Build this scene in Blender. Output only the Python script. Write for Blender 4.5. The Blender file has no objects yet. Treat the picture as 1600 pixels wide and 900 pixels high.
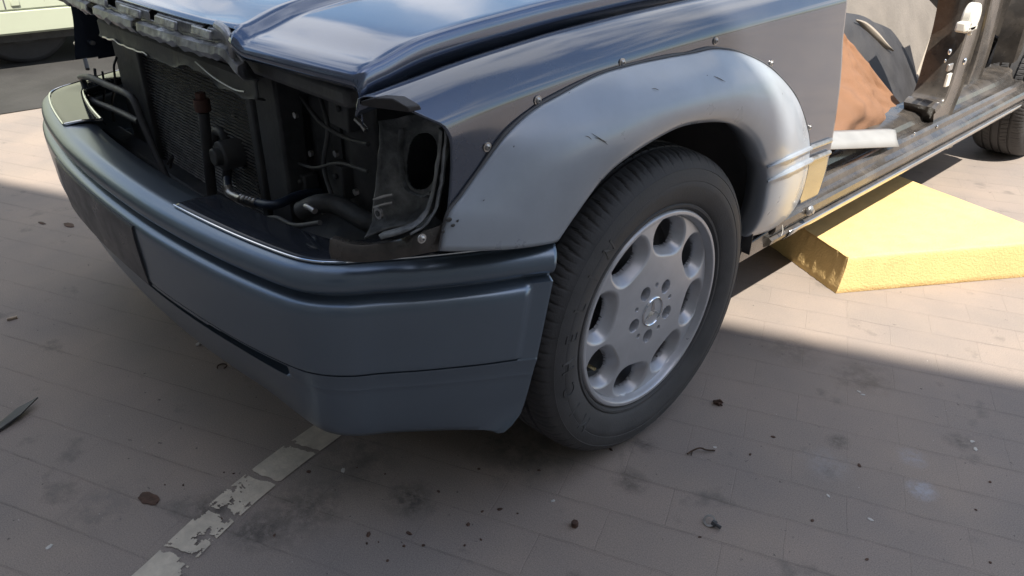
import bpy, bmesh, math, random
from mathutils import Vector, Matrix, noise
random.seed(7)
R_ = math.radians
S = bpy.context.scene
COL = S.collection

# ------------------------------------------------------------------ camera
CQ = (0.7152, -1.0572, 1.0478, 2.3845, 0.5011, 0.0109, 1.1586)
def cam_axes():
    yaw, pit, rol = CQ[3:6]
    f = Vector((math.cos(yaw)*math.cos(pit), math.sin(yaw)*math.cos(pit), -math.sin(pit)))
    r = f.cross(Vector((0, 0, 1))).normalized(); u = r.cross(f)
    c, s = math.cos(rol), math.sin(rol)
    return c*r+s*u, -s*r+c*u, f
RX, UY, FW = cam_axes()
CP = Vector(CQ[:3])
cam = bpy.data.cameras.new("camera"); co = bpy.data.objects.new("camera", cam); COL.objects.link(co)
co.matrix_world = Matrix.Translation(CP) @ Matrix((RX, UY, -FW)).transposed().to_4x4()
cam.sensor_width = 36; cam.lens = 36*CQ[6]*1000/1600.0
cam.clip_start = .02; cam.clip_end = 2000
S.camera = co
# ------------------------------------------------------------------ light
SUN = Vector((.6, -.22, 1.0)).normalized()          # towards the sun
wd = bpy.data.worlds.new("World"); S.world = wd; wd.use_nodes = True
nt = wd.node_tree; nt.nodes.clear()
out = nt.nodes.new('ShaderNodeOutputWorld'); bg = nt.nodes.new('ShaderNodeBackground')
sky = nt.nodes.new('ShaderNodeTexSky'); sky.sky_type = 'NISHITA'; sky.sun_disc = False
sky.sun_elevation = math.asin(SUN.z); sky.sun_rotation = math.atan2(SUN.x, SUN.y)
sky.air_density = 1.3; sky.dust_density = 1.2
tc = nt.nodes.new('ShaderNodeTexCoord'); sx = nt.nodes.new('ShaderNodeSeparateXYZ')
nt.links.new(tc.outputs['Generated'], sx.inputs[0])
add = nt.nodes.new('ShaderNodeMath'); add.operation = 'ADD'; add.inputs[1].default_value = .22
mx = nt.nodes.new('ShaderNodeMath'); mx.operation = 'MAXIMUM'; mx.inputs[1].default_value = 0
nt.links.new(sx.outputs[2], mx.inputs[0]); nt.links.new(mx.outputs[0], add.inputs[0])
dv = nt.nodes.new('ShaderNodeVectorMath'); dv.operation = 'DIVIDE'
cb = nt.nodes.new('ShaderNodeCombineXYZ')
for i in range(3): nt.links.new(add.outputs[0], cb.inputs[i])
nt.links.new(tc.outputs['Generated'], dv.inputs[0]); nt.links.new(cb.outputs[0], dv.inputs[1])
nz = nt.nodes.new('ShaderNodeTexNoise'); nz.inputs['Scale'].default_value = 1.7; nz.inputs['Detail'].default_value = 7
nz.inputs['Roughness'].default_value = .55
mp = nt.nodes.new('ShaderNodeMapping'); mp.inputs['Location'].default_value = (3.1, 1.7, 0)
nt.links.new(dv.outputs[0], mp.inputs[0]); nt.links.new(mp.outputs[0], nz.inputs['Vector'])
cr = nt.nodes.new('ShaderNodeValToRGB'); cr.color_ramp.elements[0].position = .50; cr.color_ramp.elements[1].position = .60
nt.links.new(nz.outputs[0], cr.inputs[0])
mi = nt.nodes.new('ShaderNodeMixRGB'); mi.inputs[2].default_value = (6.5, 6.6, 6.9, 1)
nt.links.new(cr.outputs[0], mi.inputs[0]); nt.links.new(sky.outputs[0], mi.inputs[1])
nt.links.new(mi.outputs[0], bg.inputs[0]); nt.links.new(bg.outputs[0], out.inputs[0])
bg.inputs[1].default_value = .12
sl = bpy.data.lights.new("sun", 'SUN'); sl.energy = 5.0; sl.angle = R_(.55); sl.color = (1, .93, .82)
so = bpy.data.objects.new("sun", sl); COL.objects.link(so)
so.rotation_euler = SUN.to_track_quat('Z', 'Y').to_euler()
S.view_settings.view_transform = 'Standard'; S.view_settings.look = 'None'
S.view_settings.exposure = .85; S.view_settings.gamma = 1

# ------------------------------------------------------------------ helpers
AX = {'x': 0, 'y': 1, 'z': 2}
def at(px, py, ax, val):
    """point where the sight line through a photo pixel meets the plane ax = val"""
    d = RX*((px-800)/(CQ[6]*1000)) + UY*((450-py)/(CQ[6]*1000)) + FW
    i = AX[ax]; return CP + d*((val-CP[i])/d[i])
def lerp(a, b, t): return a+(b-a)*t
def interp(x, xs, ys):
    if x <= xs[0]: return ys[0]
    for i in range(1, len(xs)):
        if x <= xs[i]: return lerp(ys[i-1], ys[i], (x-xs[i-1])/(xs[i]-xs[i-1]))
    return ys[-1]
def sstep(a, b, x):
    t = max(0, min(1, (x-a)/(b-a))); return t*t*(3-2*t)
def spline(pts, n):
    """n+1 evenly spaced points on a Catmull-Rom curve through pts"""
    P = [Vector(p) for p in pts]; P = [2*P[0]-P[1]]+P+[2*P[-1]-P[-2]]
    d = []
    for i in range(1, len(P)-2):
        for k in range(24):
            t = k/24
            a, b, c, e = P[i-1], P[i], P[i+1], P[i+2]
            d.append(.5*((2*b)+(c-a)*t+(2*a-5*b+4*c-e)*t*t+(3*b-a-3*c+e)*t**3))
    d.append(P[-2])
    L = [0]
    for i in range(1, len(d)): L.append(L[-1]+(d[i]-d[i-1]).length)
    res = []; j = 0
    for k in range(n+1):
        s = L[-1]*k/n
        while j < len(L)-2 and L[j+1] < s: j += 1
        t = (s-L[j])/max(1e-9, L[j+1]-L[j]); res.append(d[j].lerp(d[j+1], max(0, min(1, t))))
    return res

def wloc(o):
    v = Vector((0, 0, 0))
    while o: v += o.location; o = o.parent
    return v
def build(name, bm, mat, parent=None, smooth=True, solid=0, solid_off=-1, bevel=0, sub=0, loc=None, autosm=35):
    """bm is in world coordinates; linked as one mesh object"""
    org = wloc(parent) if parent else (Vector(loc) if loc is not None else Vector((0, 0, 0)))
    bmesh.ops.translate(bm, verts=bm.verts, vec=-org)
    me = bpy.data.meshes.new(name); bm.to_mesh(me); bm.free()
    if smooth:
        me.polygons.foreach_set('use_smooth', [True]*len(me.polygons))
        if autosm: me.set_sharp_from_angle(angle=R_(autosm))
    me.materials.append(mat)
    o = bpy.data.objects.new(name, me); COL.objects.link(o)
    if parent: o.parent = parent
    else: o.location = org
    if solid:
        m = o.modifiers.new('solid', 'SOLIDIFY'); m.thickness = solid; m.offset = solid_off
    if bevel:
        m = o.modifiers.new('bevel', 'BEVEL'); m.width = bevel; m.segments = 2; m.limit_method = 'ANGLE'; m.angle_limit = R_(40)
    if sub:
        m = o.modifiers.new('sub', 'SUBSURF'); m.levels = sub; m.render_levels = sub
    return o
def empty(name, loc):
    o = bpy.data.objects.new(name, None); o.location = loc; COL.objects.link(o); o.empty_display_size = .1; return o
def tag(o, label=None, cat=None, group=None, kind=None):
    if label: o['label'] = label
    if cat: o['category'] = cat
    if group: o['group'] = group
    if kind: o['kind'] = kind
    return o
def bm_new(): return bmesh.new()
def grid(bm, rows, flip=False, closed_u=False, closed_v=False, keep=None):
    V = [[bm.verts.new(p) for p in r] for r in rows]
    n, m = len(rows), len(rows[0])
    for i in range(n if closed_u else n-1):
        for j in range(m if closed_v else m-1):
            q = [V[i][j], V[(i+1) % n][j], V[(i+1) % n][(j+1) % m], V[i][(j+1) % m]]
            if keep and not keep(q): continue
            if flip: q.reverse()
            try: bm.faces.new(q)
            except ValueError: pass
    return V
def clean(bm):
    loose = [v for v in bm.verts if not v.link_faces]
    if loose: bmesh.ops.delete(bm, geom=loose, context='VERTS')
def tube(bm, pts, r, seg=10, n=None, cap=True, taper=None):
    P = spline(pts, n or max(8, len(pts)*6)) if len(pts) > 2 else [Vector(p) for p in pts]
    rows = []; up = Vector((0, 0, 1)); prev = None
    for i, p in enumerate(P):
        t = (P[min(i+1, len(P)-1)]-P[max(i-1, 0)]).normalized()
        if prev is None:
            a = t.cross(up)
            if a.length < .1: a = t.cross(Vector((1, 0, 0)))
            a.normalize()
        else:
            a = (prev-t*prev.dot(t)).normalized()
        b = t.cross(a); prev = a
        rr = r*(taper(i/(len(P)-1)) if taper else 1)
        rows.append([p+(a*math.cos(k*2*math.pi/seg)+b*math.sin(k*2*math.pi/seg))*rr for k in range(seg)])
    V = grid(bm, rows, closed_v=True)
    if cap:
        bm.faces.new(V[0]); bm.faces.new(list(reversed(V[-1])))
def box(bm, c, s, rot=None):
    m = Matrix.Translation(Vector(c)) @ (rot.to_4x4() if rot else Matrix.Identity(4)) @ Matrix.Diagonal((s[0], s[1], s[2], 1))
    bmesh.ops.create_cube(bm, size=1, matrix=m)
def cyl(bm, c, r, h, axis='z', seg=24, r2=None):
    rot = {'z': Matrix.Identity(4), 'x': Matrix.Rotation(math.pi/2, 4, 'Y'), 'y': Matrix.Rotation(-math.pi/2, 4, 'X')}[axis]
    bmesh.ops.create_cone(bm, cap_ends=True, segments=seg, radius1=r, radius2=r if r2 is None else r2, depth=h, matrix=Matrix.Translation(Vector(c)) @ rot)
def ball(bm, c, r, sc=(1, 1, 1), seg=16, rot=None):
    m = Matrix.Translation(Vector(c)) @ (rot.to_4x4() if rot else Matrix.Identity(4)) @ Matrix.Diagonal((sc[0], sc[1], sc[2], 1))
    bmesh.ops.create_uvsphere(bm, u_segments=seg, v_segments=max(6, seg//2), radius=r, matrix=m)
def prism(bm, poly, d):
    """closed polygon of world points extruded by vector d"""
    a = [bm.verts.new(p) for p in poly]; b = [bm.verts.new(Vector(p)+Vector(d)) for p in poly]
    n = len(a)
    bm.faces.new(a); bm.faces.new(list(reversed(b)))
    for i in range(n): bm.faces.new([a[(i+1) % n], a[i], b[i], b[(i+1) % n]])
    bmesh.ops.recalc_face_normals(bm, faces=bm.faces)

# ------------------------------------------------------------------ materials
def pbr(name, col, rough=.5, metal=0, var=.25, vscale=12, bump=0, bscale=60, coat=0, rvar=.1, spec=.5, dust=0, dustcol=(.32, .29, .25), dscale=5, col2=None):
    m = bpy.data.materials.new(name); m.use_nodes = True; t = m.node_tree; N = t.nodes; L = t.links
    b = N['Principled BSDF']; tc = N.new('ShaderNodeTexCoord')
    n1 = N.new('ShaderNodeTexNoise'); n1.inputs['Scale'].default_value = vscale; n1.inputs['Detail'].default_value = 8; n1.inputs['Roughness'].default_value = .6
    L.new(tc.outputs['Object'], n1.inputs['Vector'])
    c2 = col2 or tuple(c*(1-var) for c in col); c1 = tuple(min(1, c*(1+var)) for c in col) if not col2 else col
    r = N.new('ShaderNodeValToRGB'); r.color_ramp.elements[0].position = .35; r.color_ramp.elements[1].position = .65
    r.color_ramp.elements[0].color = (*c2, 1); r.color_ramp.elements[1].color = (*c1, 1)
    L.new(n1.outputs[0], r.inputs[0]); last = r.outputs[0]
    mr = N.new('ShaderNodeMapRange'); mr.inputs['From Min'].default_value = .3; mr.inputs['From Max'].default_value = .7
    mr.inputs['To Min'].default_value = max(0.02, rough-rvar); mr.inputs['To Max'].default_value = min(1, rough+rvar)
    L.new(n1.outputs[0], mr.inputs['Value']); rl = mr.outputs[0]
    if dust:
        n3 = N.new('ShaderNodeTexNoise'); n3.inputs['Scale'].default_value = dscale; n3.inputs['Detail'].default_value = 10; n3.inputs['Roughness'].default_value = .65
        L.new(tc.outputs['Object'], n3.inputs['Vector'])
        dr = N.new('ShaderNodeMapRange'); dr.inputs['From Min'].default_value = .42; dr.inputs['From Max'].default_value = .68
        dr.inputs['To Min'].default_value = dust*.25; dr.inputs['To Max'].default_value = dust
        L.new(n3.outputs[0], dr.inputs['Value'])
        mm = N.new('ShaderNodeMixRGB'); mm.inputs[2].default_value = (*dustcol, 1)
        L.new(dr.outputs[0], mm.inputs[0]); L.new(last, mm.inputs[1]); last = mm.outputs[0]
        ma = N.new('ShaderNodeMath'); ma.operation = 'MULTIPLY_ADD'; ma.inputs[1].default_value = .22
        L.new(dr.outputs[0], ma.inputs[0]); L.new(rl, ma.inputs[2]); rl = ma.outputs[0]
        if metal:
            mt = N.new('ShaderNodeMath'); mt.operation = 'MULTIPLY_ADD'; mt.inputs[1].default_value = -metal; mt.inputs[2].default_value = metal
            L.new(dr.outputs[0], mt.inputs[0]); L.new(mt.outputs[0], b.inputs['Metallic'])
    L.new(last, b.inputs['Base Color']); L.new(rl, b.inputs['Roughness'])
    if not (dust and metal): b.inputs['Metallic'].default_value = metal
    b.inputs['Specular IOR Level'].default_value = spec
    b.inputs['Coat Weight'].default_value = coat; b.inputs['Coat Roughness'].default_value = .04
    if bump:
        n2 = N.new('ShaderNodeTexNoise'); n2.inputs['Scale'].default_value = bscale; n2.inputs['Detail'].default_value = 6
        L.new(tc.outputs['Object'], n2.inputs['Vector'])
        bp = N.new('ShaderNodeBump'); bp.inputs['Strength'].default_value = bump; bp.inputs['Distance'].default_value = .004
        L.new(n2.outputs[0], bp.inputs['Height']); L.new(bp.outputs[0], b.inputs['Normal'])
    return m
M = {}
M['paint'] = pbr('glossy blue grey body paint', (.105, .135, .205), .13, .8, .05, 4, coat=.7, rvar=.03, dust=.16, dustcol=(.15, .145, .14), dscale=7)
M['bumper'] = pbr('satin blue grey bumper paint', (.175, .218, .27), .29, .75, .03, 5, coat=.1, rvar=.015, dust=.03, dustcol=(.14, .14, .15), dscale=7)
M['fender'] = pbr('dirty blue grey body paint', (.075, .095, .14), .08, .7, .05, 4, coat=1, rvar=.03, dust=.34, dustcol=(.13, .12, .105), dscale=3.2)
M['flare'] = pbr('pale grey primer', (.34, .38, .435), .30, .15, .08, 9, rvar=.06, dust=.10, dustcol=(.35, .36, .37), dscale=14, coat=.2)
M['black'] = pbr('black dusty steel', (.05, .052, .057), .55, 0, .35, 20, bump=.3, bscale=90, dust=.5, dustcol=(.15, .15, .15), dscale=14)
M['gblack'] = pbr('gloss black paint', (.025, .024, .024), .2, .0, .3, 12, coat=.35, dust=.5, dustcol=(.17, .145, .12), dscale=10)
M['plastic'] = pbr('black plastic', (.025, .026, .029), .45, 0, .2, 20, bump=.1, bscale=200, dust=.12, dustcol=(.1, .1, .1))
M['cover'] = pbr('dark glossy bumper cover', (.02, .024, .032), .05, .0, .2, 12, coat=.0, rvar=.01, spec=.35, dust=.12, dustcol=(.12, .12, .13))
M['chrome'] = pbr('bright trim metal', (.75, .77, .8), .12, 1, .05, 30)
M['steel'] = pbr('bare steel', (.45, .44, .43), .35, 1, .25, 60, dust=.3)
M['galv'] = pbr('tarnished grille metal', (.42, .43, .45), .38, .8, .4, 26, bump=.7, bscale=70, dust=.5, dustcol=(.12, .115, .11), dscale=22)
M['rim'] = pbr('silver wheel lacquer', (.50, .51, .54), .32, .45, .05, 10, rvar=.06, dust=.22, dustcol=(.2, .19, .18), dscale=18)
M['barrel'] = pbr('brake dust coated barrel', (.34, .34, .36), .42, .5, .12, 10, dust=.4, dustcol=(.13, .12, .11), dscale=12)
M['tyre'] = pbr('dusty tyre rubber', (.046, .046, .049), .66, 0, .2, 18, bump=.12, bscale=250, dust=.45, dustcol=(.085, .082, .08), dscale=9, rvar=.05)
M['rubber'] = pbr('black hose rubber', (.06, .06, .065), .5, 0, .2, 30, dust=.4, dustcol=(.12, .12, .12))
M['foam'] = pbr('yellow foam', (.75, .535, .235), .9, 0, .08, 7, bump=.6, bscale=160, dust=.4, dustcol=(.46, .32, .15), dscale=6)
M['cloth'] = pbr('brown cloth', (.215, .112, .062), .95, 0, .10, 9, bump=.5, bscale=300)
M['white'] = pbr('white plastic', (.30, .30, .295), .45, 0, .04, 12)
M['whitepl'] = pbr('off white fitting', (.65, .63, .58), .5, 0, .1, 40)
M['beige'] = pbr('pale grey trim felt', (.185, .165, .145), .95, 0, .12, 8, bump=.4, bscale=120)
M['beige2'] = pbr('pale edge trim and highlight', (.30, .26, .215), .8, 0, .08, 10)
M['green'] = pbr('pale green vehicle paint', (.47, .51, .39), .35, 0, .03, 3, coat=.4, dust=.1, dustcol=(.4, .4, .33))
M['darkint'] = pbr('dark grey moulded trim', (.03, .03, .034), .6, 0, .2, 12, bump=.2, bscale=150, dust=.25, dustcol=(.14, .13, .12))
M['brass'] = pbr('brass', (.55, .45, .25), .35, 1, .1, 30)
M['rust'] = pbr('rusty steel', (.10, .06, .045), .8, .3, .4, 60, bump=.6, bscale=200)
M['wood'] = pbr('dry twig', (.07, .045, .03), .9, 0, .3, 60, bump=.5)
M['butt'] = pbr('cigarette paper', (.45, .36, .27), .8, 0, .15, 60)
M['chip'] = pbr('white paint chip', (.5, .48, .45), .7, 0, .1, 40)
M['stone'] = pbr('small stone', (.2, .18, .16), .9, 0, .3, 60, bump=.6)
M['wall'] = pbr('grey plaster wall', (.20, .19, .18), .9, 0, .12, 1.5, bump=.4, bscale=20)
M['glass'] = pbr('dark window glass', (.03, .035, .04), .05, 0, .1, 3)
M['blue'] = pbr('dark blue hose', (.025, .04, .075), .4, 0, .2, 30, dust=.2, dustcol=(.1, .1, .1))
M['copper'] = pbr('dull red brown cap', (.10, .045, .035), .6, 0, .2, 40)

def ground_mat():
    m = bpy.data.materials.new('worn block paving'); m.use_nodes = True; t = m.node_tree; N = t.nodes; L = t.links
    b = N['Principled BSDF']; tc = N.new('ShaderNodeTexCoord')
    mp = N.new('ShaderNodeMapping'); mp.inputs['Rotation'].default_value = (0, 0, -R_(25.2)); mp.inputs['Location'].default_value = (0, 0.013, 0)
    L.new(tc.outputs['Object'], mp.inputs[0])
    wn = N.new('ShaderNodeTexNoise'); wn.inputs['Scale'].default_value = 9; wn.inputs['Detail'].default_value = 3
    L.new(tc.outputs['Object'], wn.inputs['Vector'])
    wa = N.new('ShaderNodeVectorMath'); wa.operation = 'MULTIPLY_ADD'; wa.inputs[1].default_value = (.008, .008, 0)
    L.new(wn.outputs['Color'], wa.inputs[0]); L.new(mp.outputs[0], wa.inputs[2])
    br = N.new('ShaderNodeTexBrick'); br.inputs['Scale'].default_value = 1; br.inputs['Brick Width'].default_value = .21
    br.inputs['Row Height'].default_value = .105; br.inputs['Mortar Size'].default_value = .0014; br.inputs['Mortar Smooth'].default_value = .6
    br.inputs['Color1'].default_value = (.275, .243, .215, 1); br.inputs['Color2'].default_value = (.305, .262, .232, 1)
    br.inputs['Mortar'].default_value = (.255, .222, .198, 1)
    L.new(wa.outputs[0], br.inputs['Vector'])
    # joints fade in and out under grime
    def nzz(sc, det=8, ro=.6):
        n = N.new('ShaderNodeTexNoise'); n.inputs['Scale'].default_value = sc; n.inputs['Detail'].default_value = det; n.inputs['Roughness'].default_value = ro
        L.new(tc.outputs['Object'], n.inputs['Vector']); return n.outputs[0]
    def rng(v, a, b_, c, d):
        r = N.new('ShaderNodeMapRange'); r.inputs['From Min'].default_value = a; r.inputs['From Max'].default_value = b_
        r.inputs['To Min'].default_value = c; r.inputs['To Max'].default_value = d; L.new(v, r.inputs['Value']); return r.outputs[0]
    def mixc(f, c1, c2, mode='MIX'):
        x = N.new('ShaderNodeMixRGB'); x.blend_type = mode
        if isinstance(f, float): x.inputs[0].default_value = f
        else: L.new(f, x.inputs[0])
        for i, c in ((1, c1), (2, c2)):
            if isinstance(c, tuple): x.inputs[i].default_value = (*c, 1)
            else: L.new(c, x.inputs[i])
        return x.outputs[0]
    c = mixc(rng(nzz(3.5), .35, .62, .95, .35), br.outputs[0], (.288, .250, .222))
    wn2 = N.new('ShaderNodeTexNoise'); wn2.inputs['Scale'].default_value = 55; wn2.inputs['Detail'].default_value = 4
    L.new(tc.outputs['Object'], wn2.inputs['Vector'])
    wb = N.new('ShaderNodeVectorMath'); wb.operation = 'MULTIPLY_ADD'; wb.inputs[1].default_value = (.0035, .0035, 0)
    L.new(wn2.outputs['Color'], wb.inputs[0]); L.new(wa.outputs[0], wb.inputs[2])
    sp = N.new('ShaderNodeSeparateXYZ'); L.new(wb.outputs[0], sp.inputs[0])
    dvd = N.new('ShaderNodeMath'); dvd.operation = 'DIVIDE'; dvd.inputs[1].default_value = .105; L.new(sp.outputs[1], dvd.inputs[0])
    pg = N.new('ShaderNodeMath'); pg.operation = 'PINGPONG'; pg.inputs[1].default_value = .5; L.new(dvd.outputs[0], pg.inputs[0])
    ln = rng(pg.outputs[0], .006, .017, 1, 0)
    lm = N.new('ShaderNodeMath'); lm.operation = 'MULTIPLY'; L.new(ln, lm.inputs[0]); L.new(rng(nzz(6.5, 6, .7), .42, .66, .05, .42), lm.inputs[1])
    c = mixc(lm.outputs[0], c, (.085, .072, .062))
    soft = N.new('ShaderNodeMath'); soft.operation = 'MULTIPLY'; L.new(rng(pg.outputs[0], 0, .09, 1, 0), soft.inputs[0]); L.new(rng(nzz(4.1, 7, .7), .45, .7, 0, .25), soft.inputs[1])
    c = mixc(soft.outputs[0], c, (.15, .135, .12))
    c = mixc(rng(nzz(2.2, 6), .3, .7, 0, 1), mixc(1.0, c, (.82, .83, .86), 'MULTIPLY'), mixc(1.0, c, (1.14, 1.08, 1.02), 'MULTIPLY'))
    c = mixc(rng(nzz(420, 3, .7), .35, .65, 0, 1), mixc(1.0, c, (.78, .78, .78), 'MULTIPLY'), mixc(1.0, c, (1.2, 1.2, 1.2), 'MULTIPLY'))
    # oil and grime blots, small dark specks, pale scuffs
    c = mixc(rng(nzz(7, 7, .62), .60, .70, 0, .45), c, (.09, .085, .08))
    c = mixc(rng(nzz(60, 4, .6), .68, .73, 0, .8), c, (.06, .055, .05))
    c = mixc(rng(nzz(14, 9, .75), .66, .75, 0, .5), c, (.40, .38, .37))
    c = mixc(rng(nzz(130, 2, .5), .76, .79, 0, .9), c, (.55, .53, .50))
    def stain(c, px, py, r, col, k, sc=30):
        p = at(px, py, 'z', 0)
        vd = N.new('ShaderNodeVectorMath'); vd.operation = 'DISTANCE'; vd.inputs[1].default_value = (p.x, p.y, 0)
        wq = N.new('ShaderNodeVectorMath'); wq.operation = 'MULTIPLY_ADD'; wq.inputs[1].default_value = (r*.9, r*.9, 0)
        wn3 = N.new('ShaderNodeTexNoise'); wn3.inputs['Scale'].default_value = 1.1/r; wn3.inputs['Detail'].default_value = 5; wn3.inputs['Roughness'].default_value = .65
        L.new(tc.outputs['Object'], wn3.inputs['Vector']); L.new(wn3.outputs['Color'], wq.inputs[0]); L.new(tc.outputs['Object'], wq.inputs[2])
        of = N.new('ShaderNodeVectorMath'); of.operation = 'SUBTRACT'; of.inputs[1].default_value = (r*.45, r*.45, 0)
        L.new(wq.outputs[0], of.inputs[0]); L.new(of.outputs[0], vd.inputs[0])
        m1 = N.new('ShaderNodeMath'); m1.operation = 'MULTIPLY'
        L.new(rng(vd.outputs['Value'], r*.25, r, 1, 0), m1.inputs[0]); L.new(rng(nzz(sc, 7, .7), .38, .58, .15*k, k), m1.inputs[1])
        return mixc(m1.outputs[0], c, col)
    for a in ((1350, 590, .09, (.12, .10, .08), .55), (1235, 548, .09, (.13, .11, .09), .45), (985, 752, .045, (.09, .08, .07), .75), (1008, 694, .035, (.08, .07, .065), .65),
              (1440, 765, .035, (.42, .45, .52), .55, 60), (1425, 715, .035, (.36, .37, .42), .4, 60), (640, 780, .06, (.05, .05, .048), .75, 45), (335, 795, .06, (.06, .055, .05), .7, 45), (470, 800, .10, (.07, .065, .06), .6, 45),
              (400, 830, .06, (.06, .055, .05), .7, 60), (300, 855, .035, (.05, .045, .04), .8, 60), (820, 690, .16, (.09, .085, .08), .6, 20), (560, 720, .12, (.08, .077, .072), .5, 20),
              (1310, 690, .03, (.10, .09, .08), .8, 90), (1500, 690, .04, (.10, .09, .08), .6, 60), (1290, 725, .06, (.36, .35, .36), .35, 60), (160, 790, .10, (.14, .13, .13), .4), (1530, 330, .08, (.36, .32, .28), .4)):
        c = stain(c, *a)
    L.new(c, b.inputs['Base Color']); b.inputs['Roughness'].default_value = .85
    b.inputs['Specular IOR Level'].default_value = .3
    h1 = rng(br.outputs['Fac'], 0, 1, 1, 0)
    ad = N.new('ShaderNodeMath'); ad.operation = 'MULTIPLY_ADD'; ad.inputs[1].default_value = .35
    L.new(nzz(160, 8, .7), ad.inputs[0]); L.new(h1, ad.inputs[2])
    bp = N.new('ShaderNodeBump'); bp.inputs['Strength'].default_value = .4; bp.inputs['Distance'].default_value = .002
    L.new(ad.outputs[0], bp.inputs['Height']); L.new(bp.outputs[0], b.inputs['Normal'])
    return m
M['ground'] = ground_mat()
M['rough_grey'] = pbr('dark asphalt', (.036, .035, .034), .9, 0, .25, 3, bump=.7, bscale=120)
M['line'] = pbr('worn line paint', (.60, .53, .43), .8, 0, .12, 30, bump=.4, bscale=180, dust=.35, dustcol=(.22, .2, .18), dscale=24)

# ------------------------------------------------------------------ setting
bm = bm_new(); bmesh.ops.create_grid(bm, x_segments=4, y_segments=4, size=60)
tag(build('ground', bm, M['ground'], smooth=False), kind='structure')
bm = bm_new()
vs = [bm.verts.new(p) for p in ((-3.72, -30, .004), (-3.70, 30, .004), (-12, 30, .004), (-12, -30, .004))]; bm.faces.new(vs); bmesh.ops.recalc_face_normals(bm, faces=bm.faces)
tag(build('ground_strip', bm, M['rough_grey'], smooth=False), kind='structure')  # flat dark strip laid over the paving towards the van
# worn painted line across the paving
cl = spline([(-.285, -1.02, 0), (-.338, -.885, 0), (-.370, -.815, 0), (-.412, -.71, 0), (-.446, -.597, 0), (-.468, -.50, 0), (-.478, -.455, 0)], 600)
bm = bm_new(); V = []
a25 = R_(25.2); rowd = Vector((-math.sin(a25), math.cos(a25), 0))
W2 = 30
for i, p in enumerate(cl):
    t = (cl[min(i+1, 600)]-cl[max(i-1, 0)]).normalized(); n = Vector((t.y, -t.x, 0))
    V.append([bm.verts.new(p+n*(.037*(2*k/W2-1))*1.0+Vector((0, 0, .002))) for k in range(W2+1)])
for i in range(600):
    for k in range(W2):
        c = (V[i][k].co+V[i+1][k+1].co)/2
        q = c.dot(rowd)-.013; q = abs(((q/.105) % 1)-.5)*.105      # distance to the middle of a paver row
        worn = noise.noise(c*26)*.85+noise.noise(c*85)*.5+noise.noise(c*260)*.3
        e = min(k+1, W2-k)/W2
        if .0525-q < .0055+.006*noise.noise(c*60): continue
        y0 = c.y
        lim = -.02 if y0 > -.66 else (.12 if y0 < -.70 else .04)
        if y0 < -.885: lim = -.12
        if worn > .80-lim*1.6-(.22 if e < .16 else 0)-(.15 if .0525-q < .014 else 0)-(.28 if -.86 < y0 < -.69 else 0): continue
        bm.faces.new([V[i][k], V[i+1][k], V[i+1][k+1], V[i][k+1]])
clean(bm); bmesh.ops.recalc_face_normals(bm, faces=bm.faces)
for f in bm.faces:
    if f.normal.z < 0: f.normal_flip()
tag(build('painted_line', bm, M['line'], smooth=False), kind='structure')

# the house behind the camera whose wall shades the foreground
nd = Vector((math.sin(a25), -math.cos(a25), 0)); ad_ = Vector((math.cos(a25), math.sin(a25), 0))
HD = 2.6
hx = (.424*SUN.x/SUN.z-.906*SUN.y/SUN.z)
HH = (HD+.549)/hx
house = empty('plaster_house', nd*(HD+3)); tag(house, 'long grey plaster house whose wall stands behind the viewer and shades the car', 'house')
rotm = Matrix.Rotation(a25, 3, 'Z')
bm = bm_new(); box(bm, nd*(HD+3)+Vector((0, 0, HH/2)), (34, 6, HH), rotm); build('wall', bm, M['wall'], house, smooth=False)
bm = bm_new(); box(bm, nd*(HD+3)+Vector((0, 0, HH+.06)), (34, 5.9, .12), rotm); build('roof', bm, M['rough_grey'], house, smooth=False)
for k in range(-4, 5):
    for z in (1.6, 4.6):
        c = nd*(HD-.01)+ad_*(k*3.3)+Vector((0, 0, z))
        bm = bm_new(); box(bm, c, (1.25, .06, 1.4), rotm); w = build('window', bm, M['whitepl'], house, smooth=False)
        bm = bm_new(); box(bm, c-nd*.025, (1.1, .03, 1.25), rotm); build('pane', bm, M['glass'], w, smooth=False)

# ------------------------------------------------------------------ the car
car = empty('car', (-.85, 1.4, 0))
tag(car, 'stripped blue grey saloon car with riveted grey wheel arch flare, missing headlights and open door', 'car')

# ---- bumper
half = [(0, -.705), (.2, -.70), (.35, -.688), (.5, -.668), (.62, -.643), (.672, -.622), (.708, -.590), (.732, -.553), (.766, -.50), (.794, -.45), (.822, -.395), (.848, -.335), (.866, -.298)]
pl = [(-.85-u, y, 0) for u, y in reversed(half[1:])]+[(-.85+u, y, 0) for u, y in half]
NP = 420
path = spline(pl, NP)
LEN = sum((path[i+1]-path[i]).length for i in range(NP))
nor = []
for i in range(NP+1):
    t = (path[min(i+1, NP)]-path[max(i-1, 0)]).normalized(); nor.append(Vector((t.y, -t.x, 0)))
def bump_pt(i, off, z):
    """point on the bumper: station i, outward offset off, height z; ends lean forward towards the bottom"""
    p = path[i]; n = nor[i]
    s = i/NP; e = max(0, (abs(s-.5)-.36)/.14)
    sh = e**1.5*(.558-z)*.235 + (e**3*max(0, .275-z)**2*20 if z < .275 else 0)
    q = p+n*off
    q = Vector((q.x, q.y-sh, z))
    return q
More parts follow.
